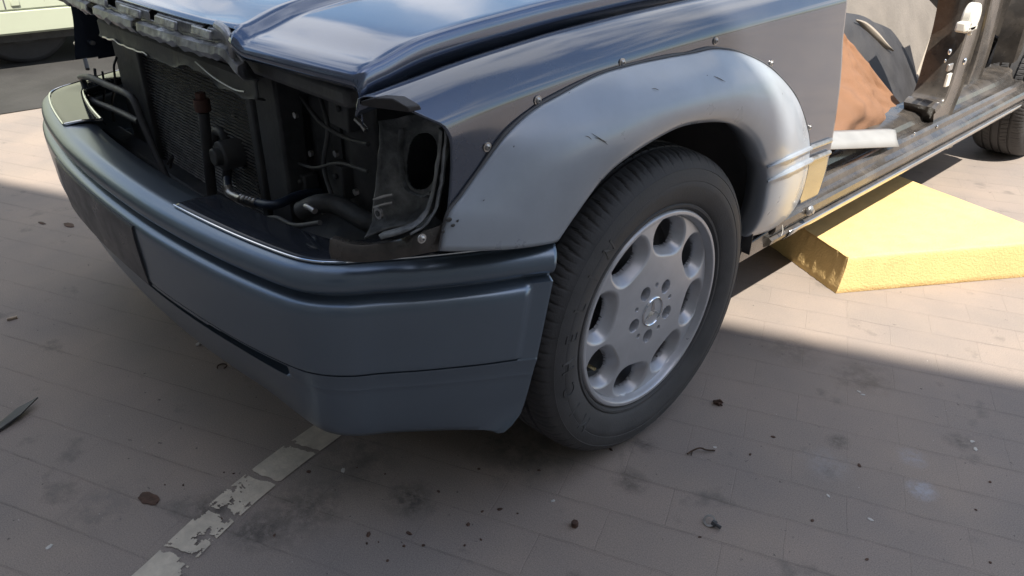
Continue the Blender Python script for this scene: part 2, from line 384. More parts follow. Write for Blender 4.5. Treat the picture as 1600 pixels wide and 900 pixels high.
prof = [(-.085, .550), (-.06, .5548), (-.03, .5570), (-.022, .5565), (-.015, .5545), (-.009, .551), (-.003, .546), (.001, .540), (.004, .532), (.004, .525), (.001, .518), (-.005, .513), (-.011, .5105), (-.014, .508), (-.014, .5065),
        (-.010, .5045), (-.003, .5028), (.005, .500), (.010, .4955), (.0125, .489), (.0130, .480), (.0125, .462), (.0115, .44), (.010, .41), (.0095, .39), (.0092, .382), (.0085, .3785), (.000, .3770), (-.001, .3750), (.0060, .3738), (.0062, .3725), (.0050, .369), (.0045, .3655), (.004, .3635),
        (.003, .360), (.002, .352), (.001, .3475), (.001, .3455), (.001, .3435), (0, .341), (-.001, .33), (-.003, .31), (-.006, .29), (-.010, .265), (-.014, .247), (-.020, .236), (-.031, .231), (-.06, .230), (-.06, .30)]
def bprof(i, j):
    off, z = prof[j]
    u = abs(path[i].x+.85); s = i/NP; e = abs(s-.5)*2
    # raised moulding ends short of the wheel arch
    if z < .506 and z > .3742:
        k = sstep(-.330, -.338, path[i].y) if s > .5 else sstep(.955, .945, e)
        off = lerp(.0050, off, k)
    # slit under the front moulding and set back apron
    if u < .70:
        k = sstep(.62, .57, u)
        hi = .3645+.008*sstep(.38, .50, u)
        if .3465 < z < hi: off -= .030*k
        k2 = sstep(.68, .46, u)
        if z <= .3465: off -= .005*k2+ (.345-z)*.16*k2
    return off, z
rows = []
for i in range(NP+1):
    r = []
    for j in range(len(prof)):
        off, z = bprof(i, j)
        r.append(bump_pt(i, off, z))
    rows.append(r)
bm = bm_new(); grid(bm, rows); bmesh.ops.recalc_face_normals(bm, faces=bm.faces)
bumper = build('bumper', bm, M['bumper'], car, solid=.003, solid_off=-1, autosm=50)
# number plate carrier covering the middle of the moulding
i0 = min(range(NP+1), key=lambda i: abs(path[i].x+1.16)); i1 = min(range(NP+1), key=lambda i: abs(path[i].x+.655))
rows = []
for i in range(i0, i1+1):
    rr = []
    k = sstep(0, 4, min(i-i0, i1-i))
    for off, z in ((.008, .4935), (.0145, .4935), (.0165, .4905), (.0170, .47), (.0145, .41), (.0110, .372), (.006, .368)):
        rr.append(bump_pt(i, off, z))
    rows.append(rr)
bm = bm_new(); V = grid(bm, rows); bm.faces.new(V[0]); bm.faces.new(list(reversed(V[-1]))); bmesh.ops.recalc_face_normals(bm, faces=bm.faces)
M['plate'] = pbr('dark plate carrier', (.05, .052, .06), .35, .2, .1, 20)
build('plate_holder', bm, M['plate'], bumper, autosm=30)
# chrome edged top covers on both corners
def cover(ia, ib):
    rows = []
    for i in range(ia, ib+1):
        rows.append([bump_pt(i, o, z) for o, z in ((-.022, .5590), (-.03, .561), (-.06, .5605), (-.10, .556), (-.105, .545))])
    bm = bm_new(); grid(bm, rows); bmesh.ops.recalc_face_normals(bm, faces=bm.faces)
    c = build('bumper_top_cover', bm, M['cover'], bumper, solid=.002)
    bm = bm_new(); tube(bm, [bump_pt(i, -.020, .5590) for i in range(ia, ib+1, 3)], .0021, 8, n=120); build('chrome_edge', bm, M['chrome'], c)
    return c
ia = min(range(NP+1), key=lambda i: abs(path[i].x+.53))
cover(ia, NP-2)
ib = NP-ia; c2 = cover(2, ib)
bm = bm_new(); tube(bm, [bump_pt(ib, -.022, .560), bump_pt(ib, -.06, .562), bump_pt(ib, -.10, .558)], .003, 8); tube(bm, [bump_pt(i, -.098, .559) for i in range(2, ib+1, 3)], .003, 8, n=80); build('chrome_edge', bm, M['chrome'], c2)

# ---- front fender skin
GY = [-.60, -.543, -.41, -.29, -.156, .12, .65]; GZ = [.800, .809, .829, .842, .853, .867, .884]
def gz(y): return interp(y, GY, GZ)
GS = spline([(0, y, z) for y, z in zip(GY, GZ)], 200)
def gzs(y):
    return interp(y, [p.y for p in GS], [p.z for p in GS])
def fprof(y):
    g = gzs(y)
    return [(-.108, g-.025), (-.105, g-.004), (-.100, g), (-.088, g-.001), (-.070, g-.008), (-.053, g-.019), (-.041, g-.031), (-.0345, g-.040), (-.0305, g-.048), (-.0285, g-.060),
            (-.0270, .745), (-.0255, .70), (-.0240, .65), (-.0240, .60), (-.0255, .55), (-.028, .50), (-.031, .455), (-.036, .41), (-.044, .36), (-.055, .315)]
YF = [-.560, -.556, -.552, -.545, -.532, -.517, -.502, -.490, -.480, -.474, -.470, -.473, -.482, -.492, -.492, -.49, -.48, -.48, -.48, -.48]
YR = [.606, .606, .607, .609, .612, .617, .620, .623, .627, .630, .646, .660, .673, .684, .696, .708, .718, .728, .738, .748]
NF = 220
rows = []
ex = .0225
for i in range(NF+1):
    t = i/NF; r = []
    for j in range(20):
        y = lerp(YF[j], YR[j], t); x, z = fprof(y)[j]
        r.append((x, y, z))
    # resample the profile densely
    r = spline(r, 76)
    rows.append(r)
def keepf(q):
    c = sum((v.co for v in q), Vector())/4
    d = math.hypot(c.y, c.z-.325)
    if d < .40: return False
    if c.y < .0 and c.z < .597: return False
    return True
bm = bm_new(); grid(bm, rows, keep=keepf); clean(bm); bmesh.ops.recalc_face_normals(bm, faces=bm.faces)
fender = build('fender', bm, M['fender'], car, solid=.0015, solid_off=-1, autosm=60)
# far side fender, mirrored
bm = bm_new(); grid(bm, [[(-1.7-p[0], p[1], p[2]) for p in r] for r in rows], keep=keepf); clean(bm); bmesh.ops.recalc_face_normals(bm, faces=bm.faces)
build('fender', bm, M['paint'], car, autosm=60)
# strip under the headlight opening
bm = bm_new()
top = [at(515, 373, 'y', -.605), at(560, 384, 'y', -.575), at(610, 378, 'x', -.085), at(650, 366, 'x', -.045), at(690, 352, 'x', -.028)]
bot = [at(517, 406, 'y', -.605), at(560, 411, 'y', -.575), at(610, 407, 'x', -.085), at(650, 400, 'x', -.045), at(700, 391, 'x', -.028)]
ts, bs = spline(top, 40), spline(bot, 40)
nn = Vector((.5, -.85, 0)).normalized()
grid(bm, [[a-nn*.016+Vector((0, 0, -.002)), a-nn*.002, a.lerp(b, .06), a.lerp(b, .5)+nn*.004, a.lerp(b, .96), b-nn*.01] for a, b in zip(ts, bs)])
bmesh.ops.recalc_face_normals(bm, faces=bm.faces)
build('headlight_strip', bm, M['gblack'], car, solid=.002)

# ---- wheel arch flare
OUT = [(687, 392), (699, 337), (720, 307), (750, 265), (789, 211), (832, 172), (869, 150), (934, 117), (987, 101.5), (1040, 90), (1081, 83), (1116, 76), (1159, 83), (1206, 108), (1244, 152), (1262, 203), (1265, 240), (1257, 287), (1243, 323), (1226, 343)]
LIPP = [(873, 377), (900, 337), (944, 278), (987, 241), (1044, 206), (1081, 192), (1128, 188), (1159, 197), (1181, 219), (1194, 250), (1200, 263), (1200, 290), (1193, 330), (1180, 357), (1167, 370)]
LX = [.006, .014, .024, .031, .035, .036, .035, .034, .031, .027, .022, .012, .000, -.020, -.038]
def skinx(z, y):
    pr = fprof(y); pts = sorted((p[1], p[0]) for p in pr[2:])
    return interp(z, [p[0] for p in pts], [p[1] for p in pts])
oc = []
for px, py in OUT:
    p = at(px, py, 'x', -.024)
    for _ in range(3): p = at(px, py, 'x', skinx(p.z, p.y)+.003)
    oc.append(p)
lc = [at(px, py, 'x', x) for (px, py), x in zip(LIPP, LX)]
NA = 160
OC = spline(oc, NA); LC = spline(lc, NA)
# pair by a blend of arc length and angle so that the cross lines stay radial
def angl(p): return math.atan2(p.z-.32, p.y)
la = [angl(p) for p in LC]; oa = [angl(p) for p in OC]
def at_ang(C, A, a):
    # angles decrease from front (about pi) to rear
    for i in range(1, len(A)):
        if A[i] <= a: 
            t = (A[i-1]-a)/max(1e-9, A[i-1]-A[i]); return C[i-1].lerp(C[i], max(0, min(1, t)))
    return C[-1]
rows = []
for k in range(NA+1):
    t = k/NA
    o = at_ang(OC, oa, lerp(oa[0], oa[-1], t)); l = at_ang(LC, la, lerp(la[0], la[-1], t))
    r = []
    rearw = sstep(.72, .9, t)
    for s, xs in ((0, 0), (.02, .06), (.06, .14), (.14, .27), (.25, .43), (.4, .62), (.55, .78), (.7, .90), (.82, .965), (.92, .995), (.975, 1.0), (1, .97)):
        p = o.lerp(l, s)
        bulge = (.016 - .005*rearw)*math.sin(math.pi*min(1, s))**.8
        x = lerp(o.x, l.x, xs)+bulge*(.6+.4*sstep(0, .2, t))
        r.append(Vector((x, p.y, p.z)))
    dirn = Vector((0, l.y, l.z-.325)).normalized()
    r.append(Vector((l.x-.004, l.y, l.z))-dirn*.004)
    r.append(Vector((l.x-.022, l.y, l.z))-dirn*.003)
    r.append(Vector((l.x-.055, l.y, l.z))+dirn*.006)
    rows.append(spline(r[:12], 30)+r[12:])
bm = bm_new(); grid(bm, rows); bmesh.ops.recalc_face_normals(bm, faces=bm.faces)
flare = build('wheel_arch_flare', bm, M['flare'], car, solid=.002, solid_off=-1, autosm=70)
FR = rows
# dark sealant bead along the flare edge
bm = bm_new()
tube(bm, [p+Vector((-.001, 0, 0))+Vector((0, p.y, p.z-.325)).normalized()*.001 for p in OC[::3]], .0022, 6, n=300, taper=lambda t: .8+.7*abs(math.sin(t*37))*abs(math.sin(t*11)))
build('sealant_bead', bm, M['rubber'], flare)
# side moulding crossing the rear of the flare
bm = bm_new()
for a, b, w in (((1199, 262), (1266, 232), .006), ((1199, 284), (1266, 251), .0075)):
    pts = []
    for k in range(13):
        t = k/12; px, py = lerp(a[0], b[0], t), lerp(a[1], b[1], t)
        # nearest flare surface depth
        best = None
        for r in FR[110::2]:
            for p in r[:31]:
                d = p-CP; z = d.dot(FW); u = 800+CQ[6]*1000*d.dot(RX)/z; v = 450-CQ[6]*1000*d.dot(UY)/z
                e = (u-px)**2+(v-py)**2
                if best is None or e < best[0]: best = (e, p)
        q = at(px, py, 'x', best[1].x+.0015); pts.append(q)
    tube(bm, pts, w, 8, n=24, taper=lambda t: .35+.65*min(1, t*3))
build('side_moulding', bm, M['flare'], flare)
bm = bm_new()
for a, b in (((1266, 231), (1298, 219)), ((1264, 251), (1296, 238))):
    tube(bm, [at(a[0], a[1], 'x', -.024), at((a[0]+b[0])/2, (a[1]+b[1])/2, 'x', -.024), at(b[0], b[1], 'x', -.024)], .006, 8)
build('side_moulding', bm, M['steel'], fender)
def flare_pt(px, py, off=.0006):
    best = None
    for r in FR[::2]:
        for p in r[:31]:
            d = p-CP; z = d.dot(FW); u = 800+CQ[6]*1000*d.dot(RX)/z; v = 450-CQ[6]*1000*d.dot(UY)/z
            e = (u-px)**2+(v-py)**2
            if best is None or e < best[0]: best = (e, p)
    return at(px, py, 'x', best[1].x+off)
for a, b in (((924, 208), (950, 226)), ((930, 215), (948, 222)), ((1112, 118), (1134, 128)), ((1120, 122), (1130, 127)), ((1018, 138), (1030, 141)), ((915, 212), (925, 218))):
    bm = bm_new(); tube(bm, [flare_pt(*a), flare_pt((a[0]+b[0])/2, (a[1]+b[1])/2-1), flare_pt(*b)], .0005, 5, taper=lambda t: .2+math.sin(math.pi*t)); build('scratch', bm, M['stone'], flare)
for px, py, r in ((701, 343, .006), (708, 352, .004), (716, 345, .0035), (803, 229, .0015), (756, 313, .0015), (890, 145, .0015), (693, 362, .004), (1105, 118, .0015)):
    p = flare_pt(px, py, .0005); bm = bm_new(); ball(bm, p, r, (.15, 1, .6), 10, Matrix.Rotation(R_(px), 3, 'X')); build('chip', bm, M['plastic'], flare)
# wheel well
rows = []
for k in range(61):
    a = lerp(R_(142), R_(-4), k/60)
    c, s = math.cos(a), math.sin(a)
    rows.append([(x, c*r, .325+s*r) for x, r in ((-.03, .402), (-.10, .41), (-.2, .405), (-.32, .39), (-.36, .33), (-.37, .15), (-.37, .02))])
bm = bm_new(); grid(bm, rows); bmesh.ops.recalc_face_normals(bm, faces=bm.faces)
build('wheel_well', bm, M['plastic'], car, solid=.002)
bm = bm_new(); grid(bm, [[(-1.7-p[0], p[1], p[2]) for p in r] for r in rows]); build('wheel_well', bm, M['plastic'], car)
# rivets round the flare
for px, py in ((660, 373), (762, 230), (841, 157), (973, 98), (1119, 64), (1206, 99), (1266, 199), (1252, 328)):
    p = at(px, py, 'x', -.024)
    for _ in range(3): p = at(px, py, 'x', skinx(min(p.z, .86), p.y)+.002)
    bm = bm_new(); ball(bm, p, .0048, (.6, 1, 1), 12); cyl(bm, p-Vector((.001, 0, 0)), .0068, .0018, 'x', 16)
    rv = build('rivet', bm, M['steel'], fender)
    bm = bm_new(); cyl(bm, p+Vector((.0026, 0, 0)), .0016, .001, 'x', 8); build('rivet_pin', bm, M['black'], rv)

# ---- hood
XO = -.115
def hz(x, y):
    """hood height"""
    u = abs(x+.85)                                  # from the car's centre line
    g = gzs(y)
    base = g+.040-.006*sstep(.5, .3, u) + .020*(1-(u/.735)**2)**1.0*sstep(-.75, .2, y)+ .008*(1-(u/.735)**2)
    w = .455-.05*sstep(-.6, .6, y)
    base += (.014+.012*sstep(-.55, .0, y))*sstep(w+.022, w-.022, u)
    return base
def hfront(x):
    u = abs(x+.85); return -.598+.045*(u/.72)**2.2+(.02 if False else 0)
rows = []
xs = [XO-.0]
NX = 180
for a in range(NX+1): pass
cols = [XO+.004, XO+.003, XO+.001, XO-.002, XO-.007, XO-.014]
zoff = [-.046, -.014, -.005, -.0015, -.0004, 0]
full = [XO-.014-(2*.735-.028)*k/NX for k in range(1, NX)]
allx = [(x, zo) for x, zo in zip(cols, zoff)]+[(x, 0) for x in full]+[(-1.7-x, zo) for x, zo in reversed(list(zip(cols, zoff)))]
NYH = 90
for i in range(-4, NYH+1):
    r = []
    for x, zo in allx:
        yf = hfront(x)
        if i >= 0: y = lerp(yf+.03, .62, (i/NYH)**1.2); dz = 0; k = sstep(yf+.14, yf+.03, y); dz = -.010*k*k
        else:
            y, dz = {-1: (yf+.015, -.0145), -2: (yf+.005, -.021), -3: (yf+.001, -.029), -4: (yf+.002, -.040)}[i]
        r.append((x, y, hz(x, max(y, yf+.03))+dz+zo))
    rows.append(r)
def keeph(q):
    c = sum((v.co for v in q), Vector())/4
    return not (abs(c.x+.85) < .44 and c.y < hfront(c.x)+.022)
bm = bm_new(); grid(bm, rows, keep=keeph); clean(bm); bmesh.ops.recalc_face_normals(bm, faces=bm.faces)
hood = build('hood', bm, M['paint'], car, solid=.002, solid_off=-1, autosm=60)
# hood inner frame just behind the front edge
bm = bm_new()
box(bm, (-.85, -.46, .79), (1.38, .16, .03)); build('hood_inner_frame', bm, M['black'], hood, bevel=.008)

# ---- grille surround (tarnished shell left in the hood)
gs = empty('tmp', (0, 0, 0)); bpy.data.objects.remove(gs)
bm = bm_new()
NG = 150
rows = []
for k in range(NG+1):
    x = -.405-.87*k/NG
    u = (x+.85)/.44; yf = hfront(x)+.018; zt = hz(x, yf+.05)-.022-.02*sstep(.93, 1.0, abs(u))
    jag = noise.noise(Vector((x*38, 3, 1)))*.004
    rows.append([(x, yf+.020, zt), (x, yf+.004, zt-.001), (x, yf-.004, zt-.006), (x, yf-.005, zt-.020+jag), (x, yf-.001, zt-.023+jag), (x, yf-.002, zt-.026+jag), (x, yf-.012, zt-.030), (x, yf-.014, zt-.042+jag*1.5), (x, yf-.006, zt-.052+jag*2), (x, yf+.02, zt-.055)])
def keepg(q):
    c = sum((v.co for v in q), Vector())/4
    k = (c.x+.85)/.44
    # notches in the two ledges
    for a, b in ((-.50, -.40), (.12, .17)):
        if a < k < b and c.z < hz(c.x, hfront(c.x)+.07)-.036: return False
    for a, b in ((.28, .36), (-.22, -.10), (-.8, -.74), (.76, .8)):
        if a < k < b and c.z > hz(c.x, hfront(c.x)+.07)-.036: return False
    return True
grid(bm, rows, keep=keepg); clean(bm)
bmesh.ops.recalc_face_normals(bm, faces=bm.faces)
grille = build('grille_surround', bm, M['galv'], car, solid=.002, autosm=25)
for sx_, xc in ((1, -.412), (-1, -1.288)):
    bm = bm_new(); yf = hfront(xc)+.012
    z0 = hz(xc, yf+.05)
    tube(bm, [(xc-sx_*.05, yf, z0-.022), (xc-sx_*.015, yf-.004, z0-.026), (xc-sx_*.004, yf-.004, z0-.040), (xc-sx_*.010, yf-.002, z0-.056), (xc-sx_*.016, yf+.002, z0-.074)], .0085, 10, taper=lambda t: 1.0-.45*t)
    box(bm, (xc-sx_*.030, yf+.004, z0-.050), (.018, .006, .035))
    build('bracket', bm, M['galv'], grille)
for x, w in ((-.50, .07), (-.63, .09), (-.79, .10), (-.97, .10), (-1.12, .08)):
    bm = bm_new(); yf = hfront(x)+.008; box(bm, (x, yf-.003, hz(x, yf+.05)-.032), (w, .006, .014), Matrix.Rotation(R_(-12), 3, 'X'))
    build('clip', bm, M['galv'], grille, bevel=.002)

# ---- latch panel over the radiator
bm = bm_new(); rows = []
for k in range(101):
    x = -.47-.80*k/100
    j = noise.noise(Vector((x*22, 0, 5)))*.006
    dip = .012*sstep(-.62, -.66, x)*sstep(-.82, -.78, x)
    rows.append([(x, -.40, .770), (x, -.47, .768), (x, -.515, .762), (x, -.522, .755), (x, -.522, .728+j+dip), (x, -.526, .722+j+dip), (x, -.51, .718+j+dip)])
grid(bm, rows); bmesh.ops.recalc_face_normals(bm, faces=bm.faces)
latch = build('latch_panel', bm, M['black'], car, solid=.003)
bm = bm_new(); tube(bm, [(-1.235+k*.02, -.527, .7245+noise.noise(Vector(((-1.235+k*.02)*22, 0, 5)))*.006) for k in range(15)], .0022, 6)
build('panel_edge', bm, M['steel'], latch); bm = bm_new()
tube(bm, [(-.70, -.527, .752), (-.62, -.53, .738), (-.54, -.531, .732), (-.50, -.53, .735)], .0018, 6)
build('panel_edge', bm, M['steel'], latch)

# ---- radiator with horizontal fins
bm = bm_new(); box(bm, (-.93, -.435, .545), (.60, .03, .37)); rad = build('radiator', bm, M['black'], car, bevel=.003)
bm = bm_new()
nf = 46
for k in range(nf):
    z = .372+.345*k/(nf-1); rr = []
    for q in range(41):
        x = -.645-.57*q/40; w = .0008*math.sin(q*2.1+k)
        rr.append(Vector((x, -.4555, z+w)))
    grid(bm, [[p+Vector((0, 0, -.0012)), p+Vector((0, -.004, 0)), p+Vector((0, 0, .0012))] for p in rr])
build('fins', bm, M['steel'], rad)
for x in (-.635, -1.225):
    bm = bm_new(); box(bm, (x, -.452, .545), (.025, .035, .39)); build('radiator_tank', bm, M['black'], rad, bevel=.004)
for z in (.735, .355):
    bm = bm_new(); box(bm, (-.93, -.455, z), (.62, .04, .03)); build('radiator_tank', bm, M['black'], rad, bevel=.004)
# drier bottle with cap before the fins
bm = bm_new(); a = at(318, 175, 'y', -.50)
tube(bm, [a, at(323, 225, 'y', -.50), at(333, 320, 'y', -.50)], .011, 12); build('coolant_pipe', bm, M['rubber'], car)
bm = bm_new(); cyl(bm, a+Vector((0, 0, .014)), .016, .024, 'z', 20); cyl(bm, a+Vector((0, 0, .032)), .011, .014, 'z', 6); build('pipe_cap', bm, M['copper'], car, bevel=.001)

# ---- tube frame and pipes in the nose
def pipe(name, pix, r, mat, ax='y', val=-.53, seg=12):
    pts = []
    for p in pix:
        v = p[2] if len(p) > 2 else val
        pts.append(at(p[0], p[1], ax, v))
    b = bm_new(); tube(b, pts, r, seg, n=len(pix)*8); return build(name, b, M[mat], car)
pipe('frame_tube', [(126, 121, -.50), (140, 121), (170, 134), (198, 146), (210, 158), (222, 188), (240, 232), (262, 282), (276, 306), (300, 322), (345, 340), (395, 358), (420, 357)], .0085, 'rubber', val=-.535)
pipe('frame_tube', [(136, 150, -.51), (150, 160), (180, 172), (217, 190)], .008, 'rubber', val=-.535)
pipe('bracket', [(122, 68, -.44), (130, 84, -.44), (137, 108, -.45)], .006, 'rubber')
pipe('bracket', [(118, 68, -.44), (130, 66, -.44), (146, 67, -.44)], .006, 'steel')
pipe('hose', [(355, 280, -.50), (357, 296, -.52), (368, 306, -.53), (400, 316, -.53), (430, 320, -.52), (465, 306, -.47), (500, 300, -.42)], .0085, 'blue')
b = bm_new()
tube(b, [at(x, y, 'y', -.532) for x, y in ((354, 291), (359, 301), (372, 309), (386, 313))], .0092, 12)
for k in range(5):
    p = at(380+k*5, 310.5+k*1.6, 'y', -.532); ball(b, p, .0112, (.4, 1, 1), 12)
build('hose_fitting', b, M['steel'], car)
pipe('hose', [(332, 225, -.47), (338, 205, -.46), (352, 215, -.46), (356, 250, -.46), (354, 280, -.47)], .010, 'rubber')
b = bm_new(); c_ = at(362, 240, 'y', -.475); cyl(b, c_, .030, .05, 'y', 28); cyl(b, c_+Vector((0, -.03, 0)), .018, .02, 'y', 20); build('fan_motor', b, M['black'], car, bevel=.003)
pipe('bracket', [(262, 256, -.50), (270, 244, -.50), (266, 262, -.5)], .003, 'rubber')
pipe('cable', [(182, 90, -.47), (178, 105, -.47), (180, 130, -.47), (175, 160, -.47), (178, 190, -.48)], .003, 'rubber')
pipe('cable', [(148, 108, -.46), (150, 130, -.46), (149, 170, -.46), (150, 200, -.48)], .004, 'rubber')
pipe('cable', [(160, 112, -.46), (163, 140, -.46), (160, 190, -.46)], .003, 'rubber')
# sheet metal posts, slam panel and headlamp pockets
bm = bm_new(); box(bm, (-.57, -.44, .53), (.09, .05, .46)); build('radiator_support', bm, M['black'], car, bevel=.006)
bm = bm_new(); box(bm, (-1.36, -.42, .60), (.30, .03, .42)); build('radiator_support', bm, M['black'], car, bevel=.006)
bm = bm_new()
rows = []
for k in range(31):
    t = k/30; x = lerp(-.53, -.30, t)
    rows.append([(x, -.40+.02*math.sin(t*6), z) for z in (.30, .40, .50, .60, .70, .80)])
grid(bm, rows); build('inner_panel', bm, M['black'], car, solid=.003)
bm = bm_new(); box(bm, (-.85, -.47, .36), (1.5, .06, .12)); build('lower_crossmember', bm, M['black'], car, bevel=.01)
# curved floor scoop ahead of the wheel
bm = bm_new(); rows = []
for k in range(31):
    t = k/30; x = lerp(-.60, -.16, t)
    rows.append([(x, y, .50+.05*math.sin(t*3.1)-.03*q+.012*noise.noise(Vector((x*14, y*14, 2)))) for q, y in enumerate((-.33, -.38, -.43, -.48, -.52))])
grid(bm, rows); build('splash_panel', bm, M['black'], car, solid=.003)
pipe('hose', [(470, 330, -.50), (500, 318, -.48), (530, 322, -.46), (570, 345, -.45), (590, 352, -.44)], .017, 'black')
pipe('cable', [(478, 322, -.54), (484, 324, -.54), (492, 330, -.54)], .005, 'steel')

pipe('cable', [(388, 128, -.43), (392, 170, -.45), (400, 220, -.44), (396, 262, -.45), (405, 300, -.46)], .003, 'black')
pipe('cable', [(430, 140, -.42), (440, 190, -.44), (436, 250, -.45), (455, 300, -.46)], .004, 'black')
pipe('cable', [(470, 150, -.42), (500, 190, -.44), (540, 215, -.44), (575, 225, -.45)], .004, 'black')
pipe('cable', [(455, 250, -.43), (490, 262, -.45), (530, 255, -.46), (575, 268, -.47)], .003, 'black')
pipe('cable', [(500, 150, -.42), (512, 200, -.44), (506, 260, -.45), (520, 310, -.46)], .004, 'black')
pipe('bracket', [(556, 186, -.47), (566, 196, -.47), (572, 204, -.47)], .004, 'steel')
pipe('cable', [(400, 345, -.54), (430, 340, -.54), (460, 352, -.55), (500, 348, -.55)], .004, 'black')
for px, py, w, h in ((410, 178, .05, .07), (448, 220, .04, .10), (540, 175, .06, .05), (535, 280, .05, .06), (480, 285, .04, .04), (380, 330, .05, .02)):
    bm = bm_new(); c_ = at(px, py, 'y', -.425); box(bm, c_, (w, .03, h), Matrix.Rotation(R_(px % 17-8), 3, 'Y')); cyl(bm, c_+Vector((.008, -.018, h*.2)), .006, .008, 'y', 6)
    build('bracket', bm, M['black'], car, bevel=.003)
for px, py in ((365, 180), (418, 250), (462, 180), (486, 240), (525, 240), (556, 300), (505, 330), (440, 300)):
    bm = bm_new(); cyl(bm, at(px, py, 'y', -.45), .006, .006, 'y', 6); build('bolt', bm, M['steel'], car)
# headlight pocket
bm = bm_new()
TL = [at(600, 190, 'y', -.46), at(640, 196, 'y', -.45), at(672, 200, 'y', -.44), at(690, 205, 'x', -.045)]
rows = []
left = [(592, 190, -.46), (594, 230, -.47), (590, 270, -.48), (586, 310, -.49), (582, 345, -.50), (570, 372, -.53)]
right = [(694, 196, -.474), (693, 230, -.474), (688, 270, -.478), (680, 315, -.486), (668, 345, -.496), (640, 366, -.53)]
L_ = spline([at(a, b, 'y', c) for a, b, c in left], 120)
R2 = spline([at(a, b, 'x', -.036) if i < 5 else at(a, b, 'y', c) for i, (a, b, c) in enumerate(right)], 120)
for l, r in zip(L_, R2):
    row = []
    for k in range(101):
        t = k/100; p = l.lerp(r, t); dep = .06*math.sin(math.pi*min(1, t*1.0))**.7
        dep *= 1-.25*sstep(.6, 1, t)
        p = p+Vector((-.25*dep, dep, 0))+Vector((0, .003*noise.noise(p*60), .003*noise.noise(p*45)))
        row.append(p)
    rows.append(row)
def keepl(q):
    c = sum((v.co for v in q), Vector())/4
    d = c-CP; z = d.dot(FW); u = 800+CQ[6]*1000*d.dot(RX)/z; v = 450-CQ[6]*1000*d.dot(UY)/z
    return not (abs((u-660+(v-250)*.08)/23)**2.6+abs((v-252)/44)**2.6 < 1)
V = grid(bm, rows, keep=None)
hole = []
for f in bm.faces:
    c = f.calc_center_median(); d = c-CP
i_ = [f for f in bm.faces if keepl(list(f.verts)) is False]
bmesh.ops.delete(bm, geom=i_, context='FACES'); clean(bm)
M['pocket'] = pbr('scraped grey headlight pocket', (.05, .055, .06), .38, .2, .5, 40, bump=.9, bscale=45, dust=.9, dustcol=(.30, .31, .31), dscale=26)
pocket = build('headlight_pocket', bm, M['pocket'], car, solid=.003, autosm=50)
bm = bm_new()
fl = [at(696, 205, 'x', -.040), at(694, 235, 'x', -.042), at(688, 275, 'x', -.044), at(681, 312, 'x', -.05), at(668, 342, 'y', -.50), at(640, 362, 'y', -.53), at(600, 374, 'y', -.55)]
fs = spline(fl, 60)
grid(bm, [[p+Vector((-.002, -.003, 0)), p+Vector((-.010+.002*noise.noise(p*60), -.001, .002)), p+Vector((-.013, .008, .003)), p+Vector((-.011, .02, .003))] for p in fs])
build('lamp_flange', bm, M['pocket'], pocket, solid=.0015)
bm = bm_new()
q_ = spline([at(628, 200, 'y', -.435), at(626, 235, 'y', -.44), at(630, 275, 'y', -.45), at(640, 296, 'y', -.455), at(662, 306, 'y', -.46), at(676, 300, 'y', -.465)], 40)
grid(bm, [[p, p+Vector((0, -.006, 0)), p+Vector((.006, -.010, .002)), p+Vector((.011, -.004, .003))] for p in q_]); build('lamp_bracket', bm, M['pocket'], pocket, solid=.002)
bm = bm_new()
for dy in (0, 14):
    a, b = at(584, 312+dy*.9, 'y', -.515), at(614, 304+dy*.9, 'y', -.50)
    tube(bm, [a, (a+b)/2+Vector((0, 0, .001)), b], .0022, 6)
build('bracket', bm, M['steel'], pocket)
bm = bm_new(); c_ = at(592, 333, 'y', -.515); cyl(bm, c_, .009, .004, 'y', 20); o = build('washer', bm, M['steel'], pocket)
bm = bm_new(); cyl(bm, c_+Vector((0, -.0025, 0)), .0045, .002, 'y', 14); build('bolt_hole', bm, M['black'], o)
# white drip mark and lens bracket at the hood corner
bm = bm_new()
pp = [at(563, 158, 'y', -.555), at(585, 152, 'y', -.548), at(612, 154, 'y', -.54), at(636, 168, 'y', -.53), at(640, 176, 'y', -.525), at(600, 171, 'y', -.54), at(563, 165, 'y', -.553)]
prism(bm, pp, (0, .02, 0)); build('hood_bumper_block', bm, M['darkint'], car, bevel=.002)

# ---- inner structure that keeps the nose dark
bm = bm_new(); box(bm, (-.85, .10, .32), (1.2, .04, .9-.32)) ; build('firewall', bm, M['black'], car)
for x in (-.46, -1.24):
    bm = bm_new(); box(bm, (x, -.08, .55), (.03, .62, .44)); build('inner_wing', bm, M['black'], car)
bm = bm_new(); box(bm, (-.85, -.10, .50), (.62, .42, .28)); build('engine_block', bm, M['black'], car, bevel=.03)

# ---- sill, floor, rear body
def sweep_y(name, poly, y0, y1, mat, parent=car, n=2, **k):
    bm = bm_new(); rows = []
    for i in range(n+1):
        y = lerp(y0, y1, i/n); rows.append([(x, y, z) for x, z in poly])
    V = grid(bm, rows, closed_v=True); bm.faces.new(V[0]); bm.faces.new(list(reversed(V[-1])))
    bmesh.ops.recalc_face_normals(bm, faces=bm.faces)
    return build(name, bm, M[mat], parent, **k)
silp = [(-.20, .41), (-.13, .402), (-.112, .392), (-.105, .378), (-.092, .372), (-.082, .376), (-.070, .376), (-.062, .368), (-.060, .352), (-.052, .346), (-.042, .343), (-.036, .335), (-.036, .318), (-.041, .308), (-.052, .303), (-.052, .298), (-.040, .290), (-.044, .278), (-.058, .268), (-.075, .263), (-.14, .262), (-.14, .29)]
sill = sweep_y('sill', silp, .52, 2.46, 'gblack', autosm=25)
M['lip'] = pbr('shiny sill lip', (.55, .54, .52), .16, .9, .1, 8)
